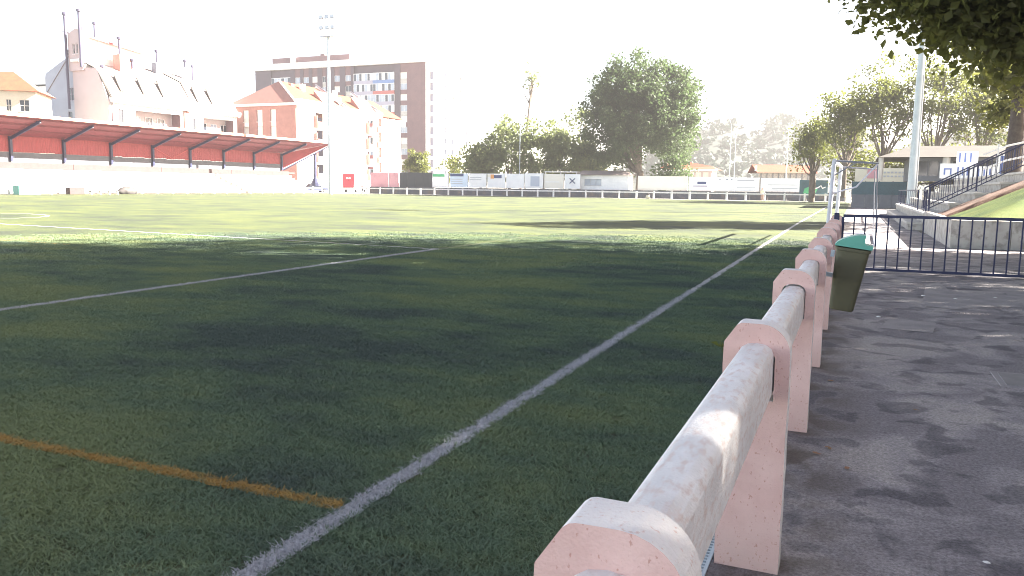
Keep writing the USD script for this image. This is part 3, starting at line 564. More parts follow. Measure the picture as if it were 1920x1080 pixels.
for s in (-7.2, -3.7): MB().bar((s, 119.78, 0), (s, 119.78, 3.0), .1).build('post', 'galv_dark', gb)
bp = thing('black_panel_fence', 'black panel fence below the small round yellow tree', 'fence')
for i in range(4): obj('panel', boxm((X_(749)+1.62*i, 121.9, 1.2), (X_(749)+1.62*i+1.58, 122.0, 3.75)), 'black_panel', bp)
pp = thing('pink_panel_wall', 'pale pink panel wall right of the red van', 'wall')
for i, (a, b) in enumerate(((692, 726), (728, 746))): obj('panel', boxm((X_(a), 122.2, 1.1), (X_(b), 122.4, 3.7)), 'pink_panel', pp)
obj('post', boxm((X_(726)+.01, 122.15, .9), (X_(728)-.01, 122.45, 3.75)), 'white_paint', pp)

# white site cabin
cb = thing('site_cabin', 'long white cabin with a shallow roof on the far fence, left of the big tree', 'cabin')
obj('wall', plate([(-40.75, 0), (-32.75, 0), (-32.75, 3.5), (-40.75, 3.5)], [(-39.95, -37.15, 1.9, 2.9)], 'Y', 123.0, .15), 'board_white', cb)
obj('end_wall', boxm((-32.90, 123.16, 0), (-32.75, 126, 3.5)), 'board_white', cb)
window(cb, 'Y', 123.0, (-39.95, -37.15, 1.9, 2.9), 'pane_pale', 'ink_grey', 3, 1, dep=.1)
for i in range(6): obj('siding', boxm((-36.95, 122.97, .3+i*.52), (-32.85, 122.996, .3+i*.52+.47)), 'board_white', cb)
MB().add([(-41.35, 122.4, 3.5), (-32.15, 122.4, 3.5), (-32.15, 126.6, 3.5), (-41.35, 126.6, 3.5), (-40.75, 124.5, 4.25), (-33.75, 124.5, 4.25)], [(0, 1, 5), (0, 5, 4), (1, 2, 5), (2, 3, 4), (2, 4, 5), (3, 0, 4), (3, 2, 1), (3, 1, 0)]).build('roof', 'roof_pale', cb)
cp = thing('flat_canopy', 'thin white flat canopy frame over the advertising boards', 'canopy')
MB().box((-47.0, 123.6, 3.95), (-41.4, 126, 4.07)).build('roof', 'white_paint', cp)
for xx in (-46.9, -44.2, -41.5): MB().bar((xx, 123.7, 0), (xx, 123.7, 3.945), .1).build('post', 'white_paint', cp)

# ------------------------------------------------------------------ roofed stand on the left
st = thing('grandstand', 'long open fronted stand with red walls and roof on navy posts', 'stand')
SX, SY = -94.0, [66.2+7.12*i for i in range(-3, 8)]
FX = -88.0
def corrug(y0, y1, z0, z1, n=18):
    yy = np.linspace(y0, y1, 2*n+1); xx = SX-.22+.05*(np.arange(2*n+1) % 2); k = len(yy)
    vv = np.vstack([np.c_[xx, yy, np.full(k, z0)], np.c_[xx, yy, np.full(k, z1)]]); return vv, np.array([(i, i+1, k+i+1, k+i) for i in range(k-1)])
for a, b in zip(SY[:-1], SY[1:]):
    obj('wall_panel', corrug(a+.004, b-.004, 4.98, 6.92), 'stand_red', st)
    obj('plinth', cbox((SX-.33, a+.004, 3.6), (SX-.155, b-.004, 4.97), .01), 'concrete_grey', st)
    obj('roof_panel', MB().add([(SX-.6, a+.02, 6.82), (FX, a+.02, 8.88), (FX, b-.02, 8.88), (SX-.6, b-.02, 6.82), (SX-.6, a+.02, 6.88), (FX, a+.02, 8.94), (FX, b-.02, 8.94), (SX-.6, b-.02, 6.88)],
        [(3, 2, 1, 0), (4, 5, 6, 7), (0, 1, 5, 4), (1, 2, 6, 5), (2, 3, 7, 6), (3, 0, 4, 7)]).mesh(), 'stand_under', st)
    for t in (.3, .62, .9):
        xx = SX+(FX-SX)*t; zz = 6.98+1.95*t-.10
        MB().bar((xx, a+.12, zz-.04), (xx, b-.12, zz-.04), .08, .14).build('purlin', 'stand_under', st)
    obj('fascia', boxm((FX+.003, a+.01, 8.80), (FX+.10, b-.01, 9.15)), 'fascia', st)
for i, a in enumerate(SY):
    obj('post', boxm((SX-.15, a-.15, 3.9), (SX+.15, a+.15, 6.85)), 'navy_steel', st)
    MB().bar((SX+.1, a, 6.60), (FX-.6, a, 8.45), .20, .34).build('arm', 'navy_steel', st)
# two thin crossed braces in one bay
for s in (0, 1): MB().bar((SX-.1, SY[6]+.3 if s == 0 else SY[7]-.3, 6.5), (SX-.1, (SY[6]+SY[7])/2, 5.1), .07).build('brace', 'ink_red', st)
e = SY[-1]
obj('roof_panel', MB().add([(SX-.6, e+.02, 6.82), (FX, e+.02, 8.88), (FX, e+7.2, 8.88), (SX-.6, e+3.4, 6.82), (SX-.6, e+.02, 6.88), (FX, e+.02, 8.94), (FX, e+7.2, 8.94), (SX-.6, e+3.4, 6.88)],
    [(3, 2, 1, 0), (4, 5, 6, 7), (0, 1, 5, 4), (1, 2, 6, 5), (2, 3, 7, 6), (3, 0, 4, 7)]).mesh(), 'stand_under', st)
obj('fascia', boxm((FX+.003, e+.01, 8.80), (FX+.10, e+7.2, 9.15)), 'fascia', st)
MB().add([(SX, e+.2, 4.05), (SX, e+.2, 6.8), (FX-.1, e+6.6, 8.82), (SX-.05, e+.25, 4.05), (SX-.05, e+.25, 6.8), (FX-.15, e+6.65, 8.82)], [(0, 1, 2), (5, 4, 3), (0, 2, 5), (0, 5, 3), (0, 3, 4), (0, 4, 1), (1, 4, 5), (1, 5, 2)]).build('end_panel', 'stand_red', st)
MB().bar((SX+.05, e+.2, 3.95), (FX, e+6.7, 8.72), .16, .22).build('end_strut', 'navy_steel', st); MB().bar((SX+.1, e+.2, 4.15), (FX, e+6.6, 8.85), .05, .14).build('end_trim', 'white_paint', st)
MB().bar((-90.6, e+5.0, 2.6), (-90.6, e+5.0, 7.6), .36).build('end_column', 'navy_steel', st)
MB().tube([(-90.6, e+5.0, 1.2), (-90.6, e+5.0, 1.7), (-90.6, e+5.0, 2.4), (-90.6, e+5.0, 2.9)], [.9, .85, .5, .22], 10).build('column_foot', 'navy_steel', st)
tt = thing('spectator_terrace', 'bright concrete terrace steps in front of the red roofed stand', 'terrace')
for i in range(7):
    for a in np.arange(44.9, 113, 14.24): obj('step', cbox((-87.9-.66*i-(.655 if i < 6 else .75), a, -.2), (-87.9-.66*i, a+14.2, .42*(i+1)), .02), 'concrete_light', tt)
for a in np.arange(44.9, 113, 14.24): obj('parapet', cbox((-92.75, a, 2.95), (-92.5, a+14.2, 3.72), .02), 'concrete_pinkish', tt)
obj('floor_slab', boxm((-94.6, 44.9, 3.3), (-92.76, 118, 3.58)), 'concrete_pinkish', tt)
obj('rear_wall', boxm((-95.0, 44.9, -.2), (-94.62, 118, 3.58)), 'concrete_light', tt)
# things along the near side of the stand
for nm, lab, cat, a, b, m in [('equipment_box', 'teal equipment box on the touchline below the stand', 'box', (-85.9, 60.4, 0), (-84.9, 63.0, 1.05), 'teal_box'),
                              ('equipment_box', 'small rose equipment box on the touchline below the stand', 'box', (-85.9, 66.9, 0), (-85.2, 68.9, .85), 'concrete_pinkish')]:
    t = thing(nm, lab, cat); obj('body', cbox(a, (b[0], b[1], b[2]-.08), .03), m, t); obj('lid', cbox((a[0]-.03, a[1]-.03, b[2]-.077), (b[0]+.03, b[1]+.03, b[2]), .02), m, t)
bh = thing('low_bench', 'low dark bench on the touchline below the stand', 'bench')
obj('seat', cbox((-85.8, 69.8, .34), (-85.3, 74.0, .42), .02), 'dark_cloth', bh)
for a in (70.0, 71.3, 72.6, 73.8): obj('leg', boxm((-85.75, a-.08, 0), (-85.35, a+.08, .337)), 'white_paint', bh)
q = trimesh.creation.icosphere(3, 1.0); q.vertices *= (.55, 1.25, .55); q.vertices += meshkit.noise(q.vertices*2.5, 4)[:, None]*.25*q.vertices; q.vertices[:, 2] = np.maximum(q.vertices[:, 2], -.35); q.vertices += (-85.5, 75.4, .35)
tag(obj('kit_bag', q, 'dark_cloth', smooth=True), 'dark heap of kit bags at the end of the low bench', 'bag')

# ------------------------------------------------------------------ buildings
def prism(ring, z0, z1):
    n = len(ring); b = MB(); b.add([(*p, z0) for p in ring]+[(*p, z1) for p in ring], [(i, (i+1) % n, n+(i+1) % n, n+i) for i in range(n)]); return b
def flue(parent, x, y, z0, z1, r=.22, m='flue_grey', name='flue', cap=True):
    f = MB().tube([(x, y, z0), (x, y, z1)], r, 10).build(name, m, parent)
    if cap: MB().tube([(x, y, z1+.05), (x, y, z1+.1), (x, y, z1+.45), (x, y, z1+.55)], [r*1.1, r*1.9, r*1.9, r*.6], 10).build('cowl', m, f)
    return f
# cream cottage, far left
A = thing('cream_house', 'cream house with an orange hipped tile roof behind the stand at far left', 'house', (-111.2, 81.9, .5), 40)
hs = [(-5.9, -4.6, 7.6+3.4, 9.1+3.6), (-3.3, -2.6, 7.6+3.4, 9.1+3.6), (-1.6, -.3, 7.6+3.4, 9.1+3.6)]
hs += [(-10.5, -9.2, 11.0, 12.7)]
obj('wall', plate([(-14, 5), (.6, 5), (.6, 13.9), (-14, 13.9)], hs, 'Y', 0, .3), 'wall_cream', A)
obj('side_wall', plate([(.31, 5), (9, 5), (9, 13.9), (.31, 13.9)], [(2.5, 3.8, 11, 12.7)], 'X', .6, .3), 'wall_cream', A)
for h in hs: window(A, 'Y', 0, h, 'pane_dark', 'shutter', 2, 2)
window(A, 'X', .6, (2.5, 3.8, 11, 12.7), 'pane_dark', 'shutter', 2, 2)
MB().add([(-14.6, -.6, 13.9), (1.2, -.6, 13.9), (1.2, 9.6, 13.9), (-14.6, 9.6, 13.9), (-10, 4.5, 17.1), (-3.2, 4.5, 17.1)], [(0, 1, 5), (0, 5, 4), (2, 3, 4), (2, 4, 5), (3, 0, 4), (3, 2, 1), (3, 1, 0)]).build('roof', 'roof_orange', A)
MB().add([(1.2, -.6, 13.902), (1.2, 9.6, 13.902), (-3.2, 4.5, 17.102)], [(0, 1, 2)]).build('hip', 'roof_brown', A)  # browner copy of the tiles, shade of this slope painted in

# tall white block with mansard roof
B = thing('white_block', 'tall white apartment block with a pale mansard roof and chimneys', 'building')
y0, y1, XF = 95.9, 125.2, -112.0
end_profile = [(-119.9, 4), (-112, 4), (-112, 14.3), (-112.4, 15.2), (-114.5, 19.85), (-117.6, 20.0), (-119.9, 20.0)]
obj('end_wall', plate(end_profile, [], 'Y', y0, .3), 'wall_pinkwhite', B)
fh = [(97.6, 98.7, 10.6, 13.4), (101.0, 111.0, 9.0, 13.5), (113.6, 114.5, 10.0, 13.2), (116.4, 124.4, 9.0, 13.6)]
obj('facade', plate([(y0+.305, 4), (y1, 4), (y1, 14.3), (y0+.305, 14.3)], fh, 'X', XF, .3), 'wall_white', B)
obj('cornice', boxm((XF-.29, y0+.31, 14.303), (XF+.7, y1+.4, 15.25)), 'wall_white', B)
window(B, 'X', XF, fh[0], 'pane_dark', 'shutter', 1, 1); window(B, 'X', XF, fh[2], 'pane_dark', 'shutter', 1, 1)
for a, b in ((101.0, 111.0), (116.4, 124.4)):
    lg = obj('balcony', boxm((XF-2.4, a, 8.9), (XF-2.25, b, 13.7)), 'wall_pinkwhite', B)
    obj('parapet', boxm((XF-.25, a+.01, 9.003), (XF-.1, b-.01, 10.6)), 'wall_white', lg); obj('floor', boxm((XF-2.24, a+.01, 8.7), (XF-.31, b-.01, 9.0)), 'concrete_light', lg)
    obj('jamb', boxm((XF-2.24, a-.2, 9.01), (XF-.31, a-.01, 13.6)), 'brick_mauve', lg); obj('jamb', boxm((XF-2.24, b+.01, 9.01), (XF-.31, b+.2, 13.6)), 'brick_mauve', lg)
    obj('ceiling', boxm((XF-2.24, a+.01, 13.61), (XF-.31, b-.01, 13.7)), 'wall_white', lg)
    for c in np.arange(a+1.4, b-1, 2.6):
        window(B, 'X', XF-2.15, (c, c+1.5, 10.2, 12.7), 'pane_dark' if int(c) % 2 else 'pane_pale', 'white_paint', 2, 1, dep=.0, sill=False)
obj('drainpipe', MB().tube([(XF+.1, y0+.5, 4), (XF+.1, y0+.5, 14.3)], .07, 6).mesh(), 'brick_mauve', B)
obj('pier', boxm((XF+.003, 111.6, 4), (XF+.25, 112.6, 14.25)), 'brick_salmon', B)
# mansard: steep lower slope and gentle upper slope
def mans(a, b): 
    return MB().add([(XF+.3, a, 15.25), (XF+.3, b, 15.25), (-114.6, b, 19.6), (-114.6, a, 19.6), (-121.0, b, 22.3), (-121.0, a, 22.3), (-128, b, 15.25), (-128, a, 15.25)], [(0, 1, 2, 3), (3, 2, 4, 5), (5, 4, 6, 7)])
for i, (a, b) in enumerate(((y0+.4, 113.6), (113.62, y1))): mans(a, b).build('roof', 'roof_pale', B)
MB().add([(XF+.3, y1+.003, 15.25), (-128, y1+.003, 15.25), (-121, y1+.003, 22.3), (-114.6, y1+.003, 19.6)], [(0, 1, 2, 3)]).build('gable', 'wall_white', B)
for c in (98.6, 103.2, 107.4, 115.4, 119.0):
    fr = MB()
    for (yy, w) in ((c, .16), (c+1.4, .16)): fr.bar((XF-.3, yy, 16.3), (XF-1.75, yy, 19.1), w, .18)
    dk = fr.build('skylight', 'roof_grey', B)
    MB().add([(XF-.24, c+.1, 16.4), (XF-.24, c+1.3, 16.4), (XF-1.66, c+1.3, 19.0), (XF-1.66, c+.1, 19.0)], [(0, 1, 2, 3)]).build('pane', 'pane_pale', dk)
for a in (y0+.1, 113.61): MB().bar((XF+.32, a, 15.1), (-114.6, a, 19.75), .14, .2).build('verge', 'roof_grey', B); MB().bar((-114.62, a, 19.7), (-121, a, 22.4), .14, .2).build('verge', 'roof_grey', B)
# penthouse, stair tower, flues
obj('penthouse', plate([(97.0, 19.7), (108.3, 19.7), (108.3, 24.2), (97, 25.3)], [], 'X', -118.0, .3), 'wall_white', B)
MB().add([(-117.6, 96.8, 25.32), (-117.6, 108.6, 24.22), (-124, 108.6, 25.4), (-124, 96.8, 26.4)], [(0, 1, 2, 3)]).build('penthouse_roof', 'roof_orange', B)
obj('penthouse_eave', MB().bar((-117.55, 96.8, 25.2), (-117.55, 108.6, 24.1), .12, .25).mesh(), 'ink_red', B)
th = [(-119.2, -118.7, 22.2, 23.8), (-118.4, -118.0, 22.2, 23.8)]
obj('stair_tower', plate([(-120.2, 19.5), (-117.1, 19.5), (-117.1, 25.9), (-118.4, 26.2), (-120.2, 25.4)], th, 'Y', y0-.35, .3), 'wall_pinkwhite', B)
obj('stair_tower_side', boxm((-117.4, y0-.04, 20.02), (-117.1, y0+1.2, 25.6)), 'wall_white', B)
for h in th: window(B, 'Y', y0-.35, h, 'pane_dark', 'white_paint', 1, 1)
obj('tower_balcony', boxm((-119.4, y0-.75, 20.9), (-117.6, y0-.36, 21.3)), 'wall_white', B)
flue(B, -120.35, y0-.6, 13.4, 28.3, .2); flue(B, -117.05, y0-.6, 20.0, 28.6, .2)
flue(B, -116.3, 97.5, 25.0, 26.9, .16); flue(B, -119.0, 97.2, 25.3, 26.3, .14)
obj('chimney', boxm((-117.0, 101.4, 19.5), (-115.4, 103.9, 22.9)), 'brick_salmon', B); flue(B, -116.4, 102.3, 22.9, 25.4, .2)
obj('chimney', boxm((-119.0, 111.4, 21.0), (-117.9, 112.8, 23.0)), 'galv_dark', B); flue(B, -118.4, 112.1, 23, 24.9, .18)
obj('chimney', boxm((-118.2, 117.5, 19.8), (-117.2, 118.7, 22.9)), 'wall_white', B); flue(B, -117.7, 118.1, 22.9, 24.0, .2); flue(B, -117.7, 119.9, 20.8, 23.2, .14)
flue(B, -116.2, 98.5, 19.8, 20.2, .2); flue(B, -115.4, 103.9, 20.8, 22.0, .22)
obj('aerial', MB().bar((-119, 114.5, 23.0), (-119, 119, 22.6), .05, .05).bar((-119, 115, 23.3), (-119, 118.4, 22.9), .05).mesh(), 'galv_dark', B)
# rear wing; blue shade on the gable is put into its wall colour
gh = [(-122.2, -121.5, 18.7, 20.2), (-122.1, -120.5, 14.9, 17.0), (-122.2, -121.2, 10.8, 13.1)]
obj('rear_gable', plate([(-127.2, 6), (-120.0, 6), (-120.0, 22.4), (-121.3, 22.1), (-126.9, 19.6), (-127.2, 19.2)], gh, 'Y', y0+.55, .3), 'wall_blueshade', B)
for h in gh[:2]: window(B, 'Y', y0+.55, h, 'pane_dark', 'panel_lilac', 2, 2)
window(B, 'Y', y0+.55, gh[2], 'pane_dark', 'panel_lilac', 1, 1, name='door', sill=False)
flue(B, -121.9, y0+1.2, 21.0, 22.7, .24)
obj('side_wing', boxm((-134, y0+1.2, 6), (-127.3, y0+8, 17.6)), 'wall_white', B); obj('side_wing_coping', boxm((-134.2, y0+1.1, 17.603), (-127.1, y0+8.1, 17.85)), 'roof_grey', B)
obj('side_wing', boxm((-140, y0+6, 6), (-134.3, y0+12, 19.9)), 'wall_white', B)

# salmon brick block with orange roof
C = thing('brick_block', 'salmon brick apartment block with stepped orange tile roof', 'building')
Yc, Xc, Y2 = 128.0, -100.1, 167.0
gw = [(c-.55, c+.85, z0, z0+2.3) for c in (-112.4, -109.0, -105.7) for z0 in (13.6, 10.3, 7.0, 3.7)]
obj('gable_wall', plate([(-115.4, 0), (Xc, 0), (Xc, 16.6), (-115.4, 16.6)], gw, 'Y', Yc, .35), 'brick_salmon', C)
for h in gw:
    w = window(C, 'Y', Yc, h, 'shutter', 'shutter', 1, 1, dep=.26); obj('apron', slab('Y', Yc, -.03, .3, h[0]+.35, h[1], h[2]-.95, h[2]-.1), 'wall_white', w)
obj('eave_band', boxm((-116.0, Yc-.45, 16.603), (Xc+.5, Yc+.4, 17.05)), 'wall_white', C)
ff, secs = [], [(128.36, 141.0, 16.6), (141.0, 158.0, 16.6), (158.0, 167.0, 16.2)]
for z0 in (13.3, 9.9, 6.5, 3.1):
    for c in (130.2, 132.2, 144.5, 147.0, 149.2, 160.8, 163.4): ff.append((c, c+.9, z0, z0+2.0))
    for c in (134.3, 152.8, ): ff.append((c, c+2.6, z0-.4, z0+2.4))
obj('facade', plate([(128.36, 0), (Y2, 0), (Y2, 16.6), (128.36, 16.6)], ff, 'X', Xc, .35), 'wall_white', C)
for h in ff:
    if h[1]-h[0] < 1: window(C, 'X', Xc, h, 'shutter', 'shutter', 1, 1, dep=.2)
    else:
        b_ = obj('balcony', slab('X', Xc, 1.5, 1.6, h[0]-.2, h[1]+.2, h[2], h[3]), 'brick_mauve', C)
        obj('parapet', slab('X', Xc, -.9, -.75, h[0]-.6, h[0]+.9, h[2]-.2, h[2]+1.0), 'brick_salmon', b_); obj('return_wall', slab('X', Xc, -.748, -.003, h[0]-.6, h[0]-.45, h[2]-.2, h[2]+2.2), 'brick_salmon', b_)
        obj('floor', slab('X', Xc, -.74, 1.49, h[0]-.4, h[1], h[2]-.2, h[2]-.003), 'concrete_light', b_)
        window(b_, 'X', Xc-1.45, (h[0]+.3, h[1]-.4, h[2]+.1, h[3]-.4), 'pane_dark', 'shutter', 2, 1, dep=0, sill=False)
for (a, b, z0) in ((128.0, 139.0, 16.603), (139.4, 157.5, 16.303), (159.5, 167.5, 15.3)): obj('cornice', boxm((Xc-.3, a+.4, z0), (Xc+.9, b, z0+1.2)), 'wall_white', C)
obj('pier', boxm((Xc+.003, 157.6, 0), (Xc+.5, 158.4, 17.4)), 'brick_salmon', C)
for z0 in (13.3, 9.9, 6.5, 3.1): obj('side_box', boxm((Xc+.003, 156.6, z0), (Xc+.45, 157.59, z0+1.3)), 'brick_salmon', C)
def hip(a, b, xl, xr, ze, zr, hipa=5.5, hipb=0.01): 
    xm = (xl+xr)/2; return [(xl, a, ze), (xr, a, ze), (xr, b, ze), (xl, b, ze), (xm, a+hipa, zr), (xm, b-hipb, zr)]
q = hip(Yc-.5, 145.0, -116.2, Xc+.5, 17.053, 22.0)
MB().add([q[0], q[1], q[4]], [(0, 1, 2)]).build('hip', 'brick_salmon', C); MB().add(q, [(1, 2, 5), (1, 5, 4), (3, 0, 4), (3, 4, 5), (2, 3, 5), (0, 3, 2), (0, 2, 1)]).build('roof', 'roof_orange', C)
MB().bar(np.add(q[1], (0, 0, .05)), np.add(q[4], (0, 0, .05)), .3, .2).build('hip_ridge', 'wall_white', C)
q = hip(145.3, 167, -116.2, Xc+.5, 16.9, 21.4, .01)
MB().add(q, [(1, 2, 5), (1, 5, 4), (3, 0, 4), (3, 4, 5), (2, 3, 5), (0, 1, 4), (0, 3, 2), (0, 2, 1)]).build('roof', 'roof_orange', C)
for a in (145.1, 158.0):
    MB().bar((Xc+.6, a, 17.2), (-108, a, 22.3), .35, .5).build('party_wall', 'wall_white', C); MB().bar((Xc+.7, a-.25, 17.6), (-108, a-.25, 22.7), .12, .2).build('coping', 'galv_dark', C)
for (a, b) in ((138.3, 144.8), (151.5, 157.7)):
    obj('dormer', MB().add([(Xc-.6, a, 17.4), (Xc-.6, b, 17.4), (Xc-3.4, b, 20.6), (Xc-3.4, a, 20.6), (Xc-3.5, b, 17.4), (Xc-3.5, a, 17.4)], [(0, 1, 2, 3), (1, 4, 2), (0, 3, 5), (3, 2, 4, ), (3, 4, 5)] if False else [(0, 1, 2), (0, 2, 3), (1, 4, 2), (0, 3, 5), (3, 2, 4), (3, 4, 5)]).mesh(), 'roof_brown', C)
for (xx, yy, zz) in ((-107.0, 135.5, 21.2), (-105.6, 137.3, 21.3), (-104.2, 146.6, 21.0), (-103.5, 155.4, 20.6)): obj('chimney', boxm((xx-.4, yy-.5, zz-3), (xx+.4, yy+.5, zz+.5)), 'brick_salmon' if yy < 137 else 'wall_white', C)
q = trimesh.creation.icosphere(2, .75); q.vertices *= (.25, 1, 1); q.vertices += (Xc-1.0, 143.9, 19.0); obj('satellite_dish', q, 'white_paint', C, smooth=True)

# brown brick tower block
D = thing('brick_tower_block', 'dark brown brick tower block with glazed galleries and pale rooftop band', 'building')
Yt, XL, XR, PX = 200.0, -171.3, -112.0, .1857
ux = lambda p: XL+(p-478)*PX
zt = lambda k: 33.0-3.02*k           # window head height of floor k
FL = range(11)
brick = [(478, 510, 'brick_dark'), (549, 558, 'brick_dark'), (568.5, 574.5, 'brick_dark'), (585.5, 591.5, 'brick_dark'), (602, 611, 'brick_dark'), (618, 634, 'brick_dark'), (644.5, 654.5, 'brick_dark'), (665, 671, 'brick_dark'), (744, 754, 'brick_dark'), (766, 797, 'brick_mauve')]
for a, b, m in brick: obj('brick_pier', boxm((ux(a), Yt, 0), (ux(b), Yt+.5, 35.5)), m, D)
cols = [(558, 568.5), (574.5, 585.5), (591.5, 602), (611, 618), (634, 644.5), (654.5, 665), (754, 766)]
for j, (a, b) in enumerate(cols):
    for k in FL:
        z1 = zt(k); u0, u1 = ux(a)+.01, ux(b)-.01
        window(D, 'Y', Yt+.1, (u0, u1, z1-1.7, z1), ['pane_pale', 'pane_dark', 'shutter', 'pane_pale'][(j*3+k*2) % 4], 'white_paint', 2, 1, dep=.15, sill=False)
        obj('spandrel', boxm((u0, Yt+.14, z1-3.02+.003), (u1, Yt+.45, z1-1.703)), 'brick_mauve' if (j+k) % 3 else 'concrete_light', D)
    obj('spandrel', boxm((ux(a)+.01, Yt+.14, zt(0)+.003), (ux(b)-.01, Yt+.45, 35.5)), 'brick_mauve', D)
for j, (a, b, pal) in enumerate(((510, 549, 'dark'), (671, 706, 'a'), (706, 744, 'b'))):
    for k in FL:
        z1 = zt(k)+.2; u0, u1 = ux(a)+.02, ux(b)-.02
        n_ = 6 if j == 0 else 7; pw = (u1-u0)/n_
        gal = obj('gallery', boxm((u0, Yt-.25 if j else Yt+.15, z1-3.02+.02), (u1, Yt+.1 if j else Yt+.3, z1-2.05)), ['brick_dark', 'panel_lilac', 'panel_red', 'panel_blue'][0 if j == 0 else (1 if (j == 1 and k < 2) else 2 if (j == 2 and k % 2 == 1) or k > 2 else 3 if k == 0 else 1)], D)
        fr = MB(); yb = Yt-.22 if j else Yt+.17
        for i in range(n_+1): fr.box((u0+i*pw-.05, yb, z1-2.047), (u0+i*pw+.05, yb+.1, z1-.15))
        fr.box((u0, yb-.005, z1-.147), (u1, yb+.11, z1)); fr.build('frame', 'white_paint', gal)
        for i in range(n_): obj('pane', boxm((u0+i*pw+.06, yb+.04, z1-2.04), (u0+(i+1)*pw-.06, yb+.07, z1-.16)), 'pane_dark' if (i*7+k*3+j) % 5 < 2 else ('pane_pale' if (i+k) % 3 else 'shutter'), gal)
obj('core', boxm((XL+.1, Yt+.55, 0), (XR-.1, Yt+22, 35.5)), 'brick_dark', D)
MB().box((XL-.3, Yt-.5, 35.503), (XR+.3, Yt+22, 37.3)).build('roof_band', 'wall_white', D)
obj('roof', boxm((XL+5, Yt+2, 37.303), (XL+33, Yt+9, 39.3)), 'brick_mauve', D)
obj('roof_house', boxm((XL+22, Yt+3, 37.31), (XL+23.5, Yt+5, 40.0)), 'brick_mauve', D); obj('roof_house', boxm((XL+12.6, Yt+1, 37.303), (XL+14, Yt+1.9, 40.0)), 'wall_white', D)
MB().add([(XR-26, Yt, 37.303), (XR-1, Yt, 37.303), (XR-1, Yt+14, 37.303), (XR-26, Yt+14, 37.303), (XR-12, Yt+7, 40.3), (XR-9, Yt+7, 40.3)], [(0, 1, 5, 4), (1, 2, 5, 5), (2, 3, 4, 5), (3, 0, 4, 4)]).build('roof', 'roof_pale', D)
for i, (xx, h) in enumerate(((-121.5, 42.5), (-119.6, 41.6), (-117.2, 41.2), (-131.0, 40.5), (-108.6, 39.6))): MB().bar((xx, Yt+1, 37.3), (xx, Yt+1, h), .12).bar((xx-.8, Yt+1, h-.4), (xx+.8, Yt+1, h-.4), .08).build('aerial', 'galv_dark', D)
# its lighter end wing, behind
fh = [(Yt+c, Yt+c+1.2, zt(k)-1.6, zt(k)) for c in (5, 9.5, 14, 18.5) for k in FL]
obj('end_facade', plate([(Yt+.51, 0), (Yt+26, 0), (Yt+26, 35.5), (Yt+.51, 35.5)], fh, 'X', XR+3.5, .3), 'wall_white', D)
obj('corner_wall', plate([(XR+.01, 0), (XR+3.5, 0), (XR+3.5, 35.5), (XR+.01, 35.5)], [(XR+1.5, XR+2.4, zt(k)-2.2, zt(k)-.2) for k in FL], 'Y', Yt+.1, .3), 'wall_white', D)
for h in fh: window(D, 'X', XR+3.5, h, 'pane_dark', 'shutter', 1, 1, dep=.15)
for k in FL:
    bl = obj('balcony', boxm((XR+1.4, Yt+.41, zt(k)-2.3), (XR+2.5, Yt+.47, zt(k)-.1)), 'panel_lilac', D)
    obj('parapet', boxm((XR+3.503, Yt+.6, zt(k)-2.5), (XR+4.4, Yt+3.2, zt(k)-1.5)), 'wall_white', bl)

# small house and shed by the far fence at right
E_ = thing('small_house', 'small house with an orange roof and white windows right of the big tree', 'house', (-30.5, 153.0, 0))
hw = [(1.2, 2.2, 3.3, 4.6), (2.6, 3.6, 3.3, 4.6), (4.0, 5.0, 3.3, 4.6)]
obj('wall', plate([(-1.5, 0), (5.6, 0), (5.6, 5.1), (-1.5, 5.1)], hw, 'Y', 0, .25), 'wall_pinkwhite', E_)
for h in hw: window(E_, 'Y', 0, h, 'shutter', 'white_paint', 2, 1)
obj('side_wall', boxm((5.35, .26, 0), (5.6, 6, 5.1)), 'wall_white', E_)
MB().add([(-4.6, -.8, 5.103), (6.6, -.8, 5.103), (6.6, 6.6, 5.103), (-4.6, 6.6, 5.103), (-2.2, 3, 6.9), (-1.0, 3, 6.9), (5.2, 3, 5.8)], [(0, 1, 6), (0, 6, 5), (0, 5, 4), (1, 2, 6), (2, 3, 4), (2, 4, 5), (2, 5, 6), (3, 0, 4), (0, 3, 2), (0, 2, 1)]).build('roof', 'roof_orange', E_)
MB().box((-4.7, -.9, 4.85), (6.7, -.803, 5.15)).build('fascia', 'white_paint', E_)
G_ = thing('orange_roofed_shed', 'long low shed with an orange roof in front of the hill', 'shed', (-17.0, 158.5, 0), 22)
obj('wall', boxm((0, 0, 0), (10, .25, 4.7)), 'concrete', G_)
for i in range(9): obj('wall_post', boxm((.3+i*1.1, -.12, 0), (.45+i*1.1, -.003, 4.6)), 'concrete_grey', G_)
MB().add([(-.6, -.8, 4.7), (10.8, -.8, 4.7), (10.8, 3, 6.3), (-.6, 3, 6.3), (10.8, 6, 4.7), (-.6, 6, 4.7)], [(0, 1, 2, 3), (3, 2, 4, 5), (0, 5, 4, 1)]).build('roof', 'roof_orange', G_)
obj('end_board', boxm((-.75, -.6, 5.0), (-.61, .4, 6.0)), 'white_paint', G_)

# thin poles in front of the hill
for lab, xx, yy, h, r in [('slim grey pole left of the small house on the hill side', -20.0, 141, 12.5, .07), ('second slim grey pole close to the first', -19.2, 141, 11.0, .06), ('tall slim pole in front of the orange roofed shed', -11.5, 150, 13.2, .10), ('pale slim pole before the thin leaning tree', -51.8, 124.5, 12.0, .09)]:
    t = thing('slim_pole', lab, 'pole', (xx, yy, 0)); MB().tube([(0, 0, 0), (0, 0, h)], [r, r*.7], 8).build('shaft', 'galv', t); MB().box((-.25, -.04, h-.25), (.25, .04, h-.17)).build('crossarm', 'galv_dark', t)

